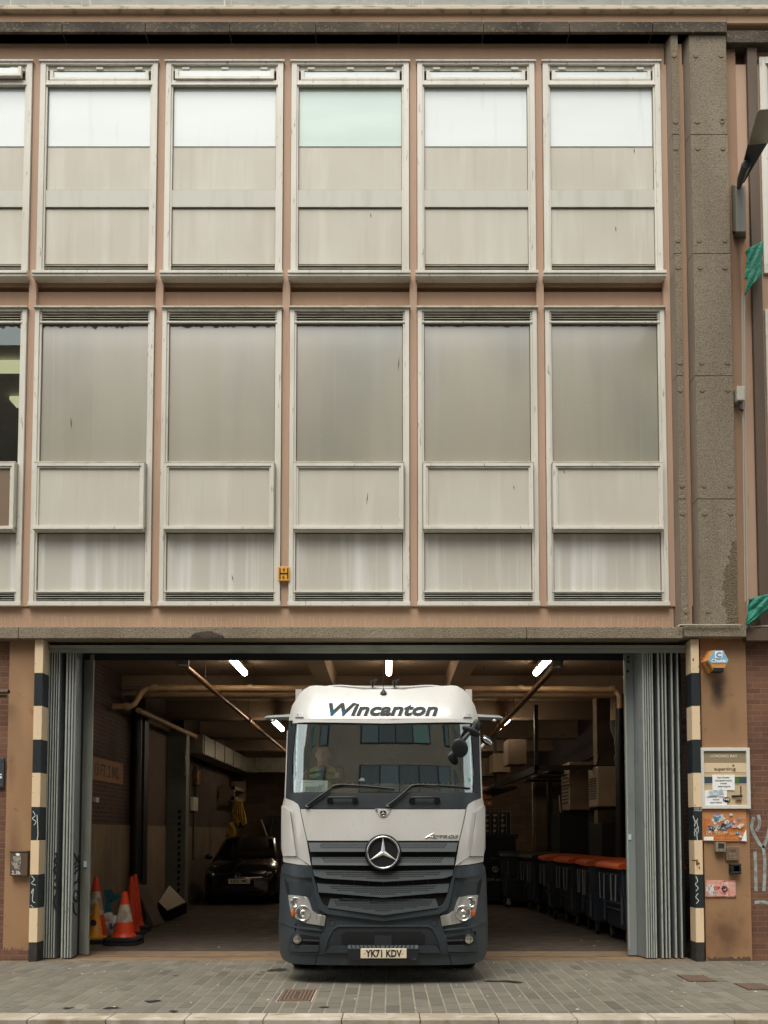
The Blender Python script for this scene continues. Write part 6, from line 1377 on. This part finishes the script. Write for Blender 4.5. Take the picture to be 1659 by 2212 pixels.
s = MB(); s.box(X0, X1, 11.925, 11.955, Z0, Z1); s.build('plate', mat('painted_plate', '#776450', .5, layers=[(14, .5, .7, '#5f4c3a', .6)]), kp, bevel=.006); s = MB()
for (a_, b_) in ((.35, .45), (.65, .45), (.35, .22), (.65, .22), (.12, .12), (.88, .12), (.12, .9), (.88, .9)): s.lathe([(.009 if b_ in (.45, .22) else .005, -.005), (.009 if b_ in (.45, .22) else .005, 0)], (X0 + (X1 - X0) * a_, 11.925, Z0 + (Z1 - Z0) * b_), 10, 'Y')
s.build('stud', 'intercom_metal' if 'intercom_metal' in M else 'jamb', kp); s = MB(); s.ell(((X0 + X1) / 2, 11.925, Z1 - .05), (.04, .002, .018), 12, 6); s.ell(((X0 + X1) / 2 + .03, 11.924, Z1 - .05), (.018, .002, .024), 12, 6); s.build('scribble', 'brown_dark', kp)
X0, Z0 = Wp(1577, 1888, 11.9); X1, Z1 = Wp(1600, 1865.5, 11.9); kb = thing('key_socket', 'black hooded key socket below the entry plate', 'key socket', (X0, 11.92, Z0))
s = MB(); e = .035; s.box(X0, X1, 11.87, 11.955, Z0, Z0 + e); s.box(X0, X1, 11.87, 11.955, Z1 - e, Z1); s.box(X0, X0 + e * 1.3, 11.87, 11.955, Z0 + e, Z1 - e); s.box(X1 - e * .8, X1, 11.87, 11.955, Z0 + e, Z1 - e); s.build('hood', 'black', kb, bevel=.012); s = MB(); s.box(X0 + e, X1 - e * .8, 11.93, 11.955, Z0 + e, Z1 - e); s.build('socket', 'void', kb)
X0, Z0 = Wp(1524, 1938, 11.93); X1, Z1 = Wp(1590, 1902, 11.93); rn = thing('red_notice', 'pink and red metal notice defaced with white paint near the pier foot', 'sign', (X0, 11.94, Z0))
s = MB(); s.box(X0, X1, 11.938, 11.954, Z0, Z1); s.build('board', mat('notice_pink', '#c98a7c', .5, layers=[(6, .45, .6, '#d9b2a4', .8), (9, .55, .62, '#a84a40', .8)]), rn, bevel=.003)
s = MB(); s.box(X0 + .012, X1 - .012, 11.935, 11.939, Z0 + .012, Z1 - .012); s.build('printed_face', mat('notice_face', '#d8a498', .5, layers=[(7, .5, .62, '#b8483c', .7), (16, .55, .65, '#e6ddd2', .8)]), rn)
def nf(a_, b_): return X0 + (X1 - X0) * a_, Z1 - (Z1 - Z0) * b_
for (a_, b_, w_, h, m) in ((.15, .5, .06, .075, 0), (.30, .72, .03, .02, 1), (.62, .5, .035, .035, 3)): x_, q_ = nf(a_, b_); scrap(x_, q_, w_, h, pm[m], rn, 11.932)
x_, q_ = nf(.62, .5); s = MB(); ring(s, x_, 11.931, q_, .034, .007, 20); s.build('ring_mark', mat('dark_red', '#6d2230', .5), rn)
a_, b_ = nf(.28, .56); c_, d_ = nf(.48, .34); text('lettering', 'OP', mat('notice_red', '#b33a30', .5), (a_, c_, b_, d_), 11.9335, rn, weight=.03); a_, b_ = nf(.55, .27); c_, d_ = nf(.95, .13); text('lettering', 'EMENT', mat('notice_white', '#eadcd0', .5), (a_, c_, b_, d_), 11.9335, rn)
s = MB()
for (a_, b_) in ((.03, .06), (.97, .06), (.03, .94), (.97, .94)): x_, q_ = nf(a_, b_); s.lathe([(.006, -.004), (.006, 0)], (x_, 11.937, q_), 8, 'Y')
s.build('screw', 'void', rn)
X0, Z0 = Wp(22, 1892, 11.9); X1, Z1 = Wp(61, 1838, 11.9); mb = thing('meter_box', 'brown metal box smeared with grey paint on the left pier', 'meter box', (X0, 11.93, Z0))
s = MB(); s.box(X0, X1, 11.88, 11.953, Z0, Z1); s.box(X0 - .006, X1 + .008, 11.874, 11.953, Z1 - .02, Z1 + .004); s.build('casing', 'brown_dark', mb, bevel=.006)
rs = random.Random(31); x_, q_ = (X0 + X1) / 2 - .01, (Z0 + Z1) / 2; scrap(x_ - .01, q_ + .02, .075, .11, mat('smear_grey', '#9a9488', .6, layers=[(25, .5, .6, '#55504a', .9)]), mb, 11.877, 0, 18); scrap(x_, q_ + .12, .03, .02, 'paper_white', mb, 11.8715, 0, 12)
text('graffiti', '2.3k', 'paper_white', (X0 + .03, X0 + .15, Z0 + .02, Z0 + .07), 11.8755, mb)
stb = thing('cut_pipe', 'rusty cut off pipe stub sticking out of the left pier', 'pipe stub', (-5.05, 11.9, VZ(1497)))
a_, b_ = Wp(-5, 1497, 11.85); s = MB(); s.tube([(a_ - .3, 11.86, b_), (a_ + .17, 11.80, b_ + .012)], .03, 12); s.tube([(a_ - .3, 11.88, b_ - .05), (a_ + .12, 11.86, b_ - .04)], .018, 10); s.build('stub', 'brown_dark', stb); s = MB(); s.tube([(a_ + .165, 11.80, b_ + .011), (a_ + .178, 11.798, b_ + .012)], .022, 12); s.build('open_end', 'void', stb)
X1, Z1 = Wp(8, 1637, 11.95); _, Z0 = Wp(8, 1701, 11.95); ds = thing('dark_wall_sign', 'dark plate cut by the left picture edge, ending in a white letter S', 'sign', (X1, 11.97, Z0))
s = MB(); s.box(X1 - .9, X1, 11.96, 11.998, Z0, Z1); s.build('plate', mat('sign_slate', '#3c444b', .4), ds, bevel=.004); text('lettering', 'S', 'paper_white', (X1 - .075, X1 - .02, Z0 + .12, Z0 + .185), 11.959, ds, weight=.02); s = MB(); s.lathe([(.012, -.006), (.01, 0)], (X1 - .035, 11.96, Z1 - .03), 10, 'Y'); s.lathe([(.012, -.006), (.01, 0)], (X1 - .035, 11.96, Z0 + .03), 10, 'Y'); s.build('screw', 'steel', ds)
# hydrant sign
X0, Z0 = Wp(600.5, 1254.5, 11.9); X1, Z1 = Wp(626, 1223.5, 11.9); hy = thing('hydrant_sign', 'small yellow hydrant sign lettered H with 9 and 6 between two windows', 'sign', (X0, 11.9, Z0))
s = MB(); s.box(X0, X1, 11.9, 11.915, Z0, Z1); s.build('plate', mat('hydrant_yellow', '#e0a030', .4, layers=[(20, .6, .75, '#b07a22', .5)]), hy, bevel=.006)
w_, h = X1 - X0, Z1 - Z0; s = MB(); s.box(X0 + w_ * .12, X0 + w_ * .22, 11.897, 11.9, Z0 + h * .12, Z1 - h * .12); s.box(X1 - w_ * .22, X1 - w_ * .12, 11.897, 11.9, Z0 + h * .12, Z1 - h * .12); s.box(X0 + w_ * .22, X1 - w_ * .22, 11.897, 11.9, Z0 + h * .45, Z0 + h * .55); s.build('letter_h', 'ink', hy)
text('numeral', '9', 'ink', (X0 + w_ * .40, X0 + w_ * .58, Z0 + h * .64, Z0 + h * .86), 11.898, hy); text('numeral', '6', 'ink', (X0 + w_ * .38, X0 + w_ * .56, Z0 + h * .15, Z0 + h * .37), 11.898, hy)
# gable: street lamp and its wall box
def q3(u, v, Y): X, Z = Wp(u, v, Y); return (X, Y, Z)
sl_ = thing('street_lamp', 'grey street lamp head on a dark arm reaching out from the right wall', 'street lamp', q3(1597, 402, 11.7))
s = MB(); s.tube([q3(1596, 405, 11.7), q3(1601, 385, 11.4), q3(1612, 355, 11.1)], [.03, .05, .06], 10)
a = [q3(1607, 352, 11.0), q3(1630, 300, 10.6), q3(1655, 296, 10.55), q3(1640, 330, 10.8), q3(1620, 372, 11.2), q3(1600, 392, 11.4)]
s.loft([[q3(1595, 390, 11.5), q3(1607, 396, 11.5), q3(1607, 396, 11.7), q3(1595, 390, 11.7)], [q3(1608, 340, 11.1), q3(1638, 343, 11.1), q3(1638, 343, 11.2), q3(1608, 340, 11.2)], [q3(1616, 308, 10.9), q3(1662, 303, 10.9), q3(1662, 303, 11.0), q3(1616, 308, 11.0)]]); s.build('arm', 'cabdark', sl_, smooth=40, bevel=.01)
s = MB(); hd = [[q3(u, v, 10.9 - k * .25) for u, v in p] for k, p in ((0, [(1615, 307), (1690, 298), (1690, 306), (1617, 314)]), (1, [(1616, 304), (1700, 290), (1700, 300), (1618, 308)]), (5.5, [(1634, 240), (1730, 232), (1730, 240), (1636, 246)]), (5.9, [(1640, 235), (1728, 229), (1728, 236), (1642, 240)]))]
s.loft(hd); s.build('lamp_head', mat('lamp_shell', '#6f6b5c', .45), sl_, smooth=30, bevel=.01)
jb = thing('wall_box', 'tall grey metal box under the street lamp arm', 'junction box', q3(1595, 515, 11.75))
s = MB(); s.loft([[q3(u, v, Y) for u, Y in ((1581 + d, 11.95), (1590 + d, 11.72), (1611 + d, 11.72), (1611 + d, 11.95))] for v, d in ((500, 1), (400, -1))]); s.loft([[q3(1583, 512, 11.95), q3(1591, 500, 11.73), q3(1611, 500, 11.73), q3(1611, 512, 11.95)], [q3(1583, 514, 11.97), q3(1591, 502, 11.75), q3(1611, 502, 11.75), q3(1611, 514, 11.97)]]); s.build('enclosure', mat('box_grey', '#77776c', .5, layers=[((5, 5, 1), .45, .7, '#5f5f54', .5)]), jb, bevel=.006)
def netting(name, label, uv, Y, seed):
    rs = random.Random(seed); s = MB(); n = 24; g = []
    for j in range(n + 1):
        t = j / n; row = []
        for i in range(13):
            a_ = i / 12; l, r_ = uv(t); u = l[0] + (r_[0] - l[0]) * a_; v = l[1] + (r_[1] - l[1]) * a_
            yy = Y - .06 * math.sin(a_ * math.pi) - .012 * math.sin(i * 1.1 + j * .5 + seed) - .008 * math.sin(j * .9 + i)
            X, Z = Wp(u, v, yy); row.append(s.bm.verts.new((X, yy, Z)))
        g.append(row)
    for j in range(n):
        for i in range(12): s.bm.faces.new((g[j][i], g[j][i + 1], g[j + 1][i + 1], g[j + 1][i]))
    o = s.build(name, mat('green_netting_' + str(seed), '#128068', .6, layers=[(9, .4, .7, '#0b5c49', .6)], bump=(22, .8, .03)), smooth=70); q = o.modifiers.new('solid', 'SOLIDIFY'); q.thickness = .01; return tag(o, label, 'netting', 'green netting bundled on the right wall')
netting('green_netting', 'green netting bundled beside an orange batten, level with the upper sills', lambda t: ((1611 - 3 * math.sin(t * 3), 540 + 98 * t), (1647 - 3 * t - 22 * max(0, t - .82) / .18, 522 + 92 * t)), 11.8, 1)
netting('green_netting', 'green netting sagging over the ledge at the right picture edge', lambda t: ((1618 - 6 * t, 1294 + 58 * t), (1668 - 46 * max(0, t - .45) / .55, 1281 + 66 * t)), 11.82, 2)
s = MB(); s.loft([[q3(1605, 527, 11.78), q3(1612, 527, 11.78), q3(1612, 527, 11.83), q3(1605, 527, 11.83)], [q3(1606, 632, 11.78), q3(1614, 630, 11.78), q3(1614, 630, 11.83), q3(1606, 632, 11.83)]]); tag(s.build('timber_batten', mat('orange_timber', '#a8642c', .7)), 'orange timber batten holding the upper green netting', 'batten')
jn = thing('junction_box', 'small pale junction box on the cables beside the wide pillar', 'junction box', q3(1600, 868, 11.85)); s = MB(); a_, b_ = Wp(1592, 866, 11.82); c_, d_ = Wp(1607.5, 835, 11.82); s.box(a_, c_, 11.80, 11.95, b_, d_); s.build('housing', mat('junction_cream', '#b5b0a0', .5), jn, bevel=.01); s = MB(); s.tube([((a_ + c_) / 2, 11.85, b_), ((a_ + c_) / 2, 11.85, b_ - .1), ((a_ + c_) / 2 + .04, 11.84, b_ - .13)], .018, 8); s.build('cable_gland', 'black', jn)
s = MB(); p = [q3(u, v, 11.87) for u, v in ((1608, 632), (1609, 836), (1612, 1100), (1614.5, 1300), (1617, 1345), (1622, 1355), (1640, 1353), (1665, 1352))]
s.tube(p, .009, 6); s.tube([(x - .03, y, z_) for x, y, z_ in p[:4]] , .009, 6); tag(s.build('wall_cable', mat('grey_cable', '#a9a390', .5)), 'pale twin cables running down beside the dark pilaster', 'cable')
s = MB(); s.tube([q3(u, v, 11.76) for u, v in ((1464, 1354), (1468, 1350.5), (1490, 1350), (1530, 1351), (1565, 1350.5), (1592, 1350), (1600, 1352))], .011, 6); tag(s.build('wall_cable', bpy.data.materials['grey_cable']), 'pale cable lying along the short concrete ledge under the pillars', 'cable')
# white spray figure on the right brick wall
Yb_ = 11.9985
gb = thing('wall_graffiti', 'pale sprayed graffiti figure on the right brick wall', 'graffiti', (5.0, 12, .9))
stroke('spray', mat('pale_spray', '#9aa9a6', .8, layers=[(14, .45, .65, '#7d6c5c', .75)]), [spline([(p[0], p[1], 0) for p in gl(l, Yb_)], 5) for l in ([(1628, 1765), (1624, 1790), (1640, 1822), (1649, 1832), (1652, 1870), (1650, 1925)], [(1649, 1832), (1662, 1790), (1662, 1755)], [(1638, 1760), (1641, 1780), (1634, 1795)], [(1631, 1840), (1632, 1880), (1633, 1925)], [(1630, 1950), (1645, 1948), (1665, 1952)])], .022, Yb_, gb)

# covers in the paving, litter
def cover(u0, u1, v0, v1, label, rings_=True, grp='iron covers set in the paving'):
    ya, yb = Yg(v1), Yg(v0); vm = (v0 + v1) / 2; x0, x1 = UXw(u0, vm, (ya + yb) / 2), UXw(u1, vm, (ya + yb) / 2)
    t = thing('drain_cover', label, 'drain cover', ((x0 + x1) / 2, (ya + yb) / 2, 0), grp)
    s = MB(); s.box(x0, x1, ya, yb, -.02, .005); s.build('frame', 'kerb' if rings_ else 'iron', t)
    s = MB(); s.box(x0 + .012, x1 - .012, ya + .012, yb - .012, .0, .008, 0); k = .03
    if rings_:
        while k < (x1 - x0) / 2 - .03:
            a, b, c, d = x0 + k, x1 - k, ya + k, yb - k
            for bx in ((a, b, c, c + .012), (a, b, d - .012, d), (a, a + .012, c + .012, d - .012), (b - .012, b, c + .012, d - .012)): s.box(bx[0], bx[1], bx[2], bx[3], .008, .0125, 1)
            k += .038
        k = None
    else:
        n = int((x1 - x0) / .04)
        for i in range(n): s.box(x0 + .02 + i * .04, x0 + .035 + i * .04, ya + .02, yb - .02, .008, .012, 1)
    s.build('lid', ['iron', 'iron_rib'], t); return t
M['iron_rib'] = mat('worn_iron_rib', '#7a6a58', .7, layers=[(30, .5, .7, '#5a4436', .7)])
cover(604, 680, 2138, 2165, 'square ribbed drain cover with a pale rim in front of the truck')
cover(1475, 1535, 2107, 2121, 'small rusty iron cover in the paving before the right pier', False)
cover(1600, 1662, 2125, 2139, 'rusty iron cover in the paving at the right picture edge', False)
rs = random.Random(77); M['gum'] = ink('pale_litter', '#c9c4b4', .8); M['blk'] = mat('oily_stain', '#1c1d1c', .6)
s = MB()
for i in range(70):
    x, y = rs.uniform(-4.8, 5.4), rs.uniform(Y_K + .1, 11.8); r_ = rs.uniform(.006, .018)
    pts = [(x + r_ * rs.uniform(.6, 1.2) * math.cos(a), y + r_ * rs.uniform(.6, 1.2) * math.sin(a), .0015) for a in [k * math.pi / 3 for k in range(6)]]; s.prism(pts, (0, 0, .002))
for i in range(14):
    x, y = rs.uniform(-4.0, 4.0), rs.uniform(13.1, 17); s.prism([(x, y, .001), (x + .04, y + .01, .001), (x + .035, y + .03, .001)], (0, 0, .004))
tag(s.build('litter', 'gum'), 'specks of gum and paper scattered over the paving', 'litter', None, 'stuff')
s = MB()
for (u, v, w_, h) in ((330, 2188 - 25, .1, .04), (605, 2095, .16, .08), (585, 2098, .08, .03), (560, 2106, .05, .02), (1075, 2120, .2, .05), (240, 2178, .1, .03), (148, 2178, .07, .03), (568, 2100, .04, .02), (700, 2176, .06, .02), (1110, 2122, .12, .05), (380, 2108, .05, .02), (375, 2185, .07, .03)):
    y = Yg(v); x = UXw(u, v, y)
    pts = [(x + w_ * rs.uniform(.4, 1.1) * math.cos(a), y + h * 2.2 * rs.uniform(.4, 1.1) * math.sin(a), .0012) for a in [k * math.pi / 7 for k in range(14)]]; s.prism(pts, (0, 0, .0012))
tag(s.build('oil_spots', 'blk'), 'dark oily spots on the grey paving', 'stains', None, 'stuff')
for o in bpy.data.objects:
    if '_o' in o: del o['_o']
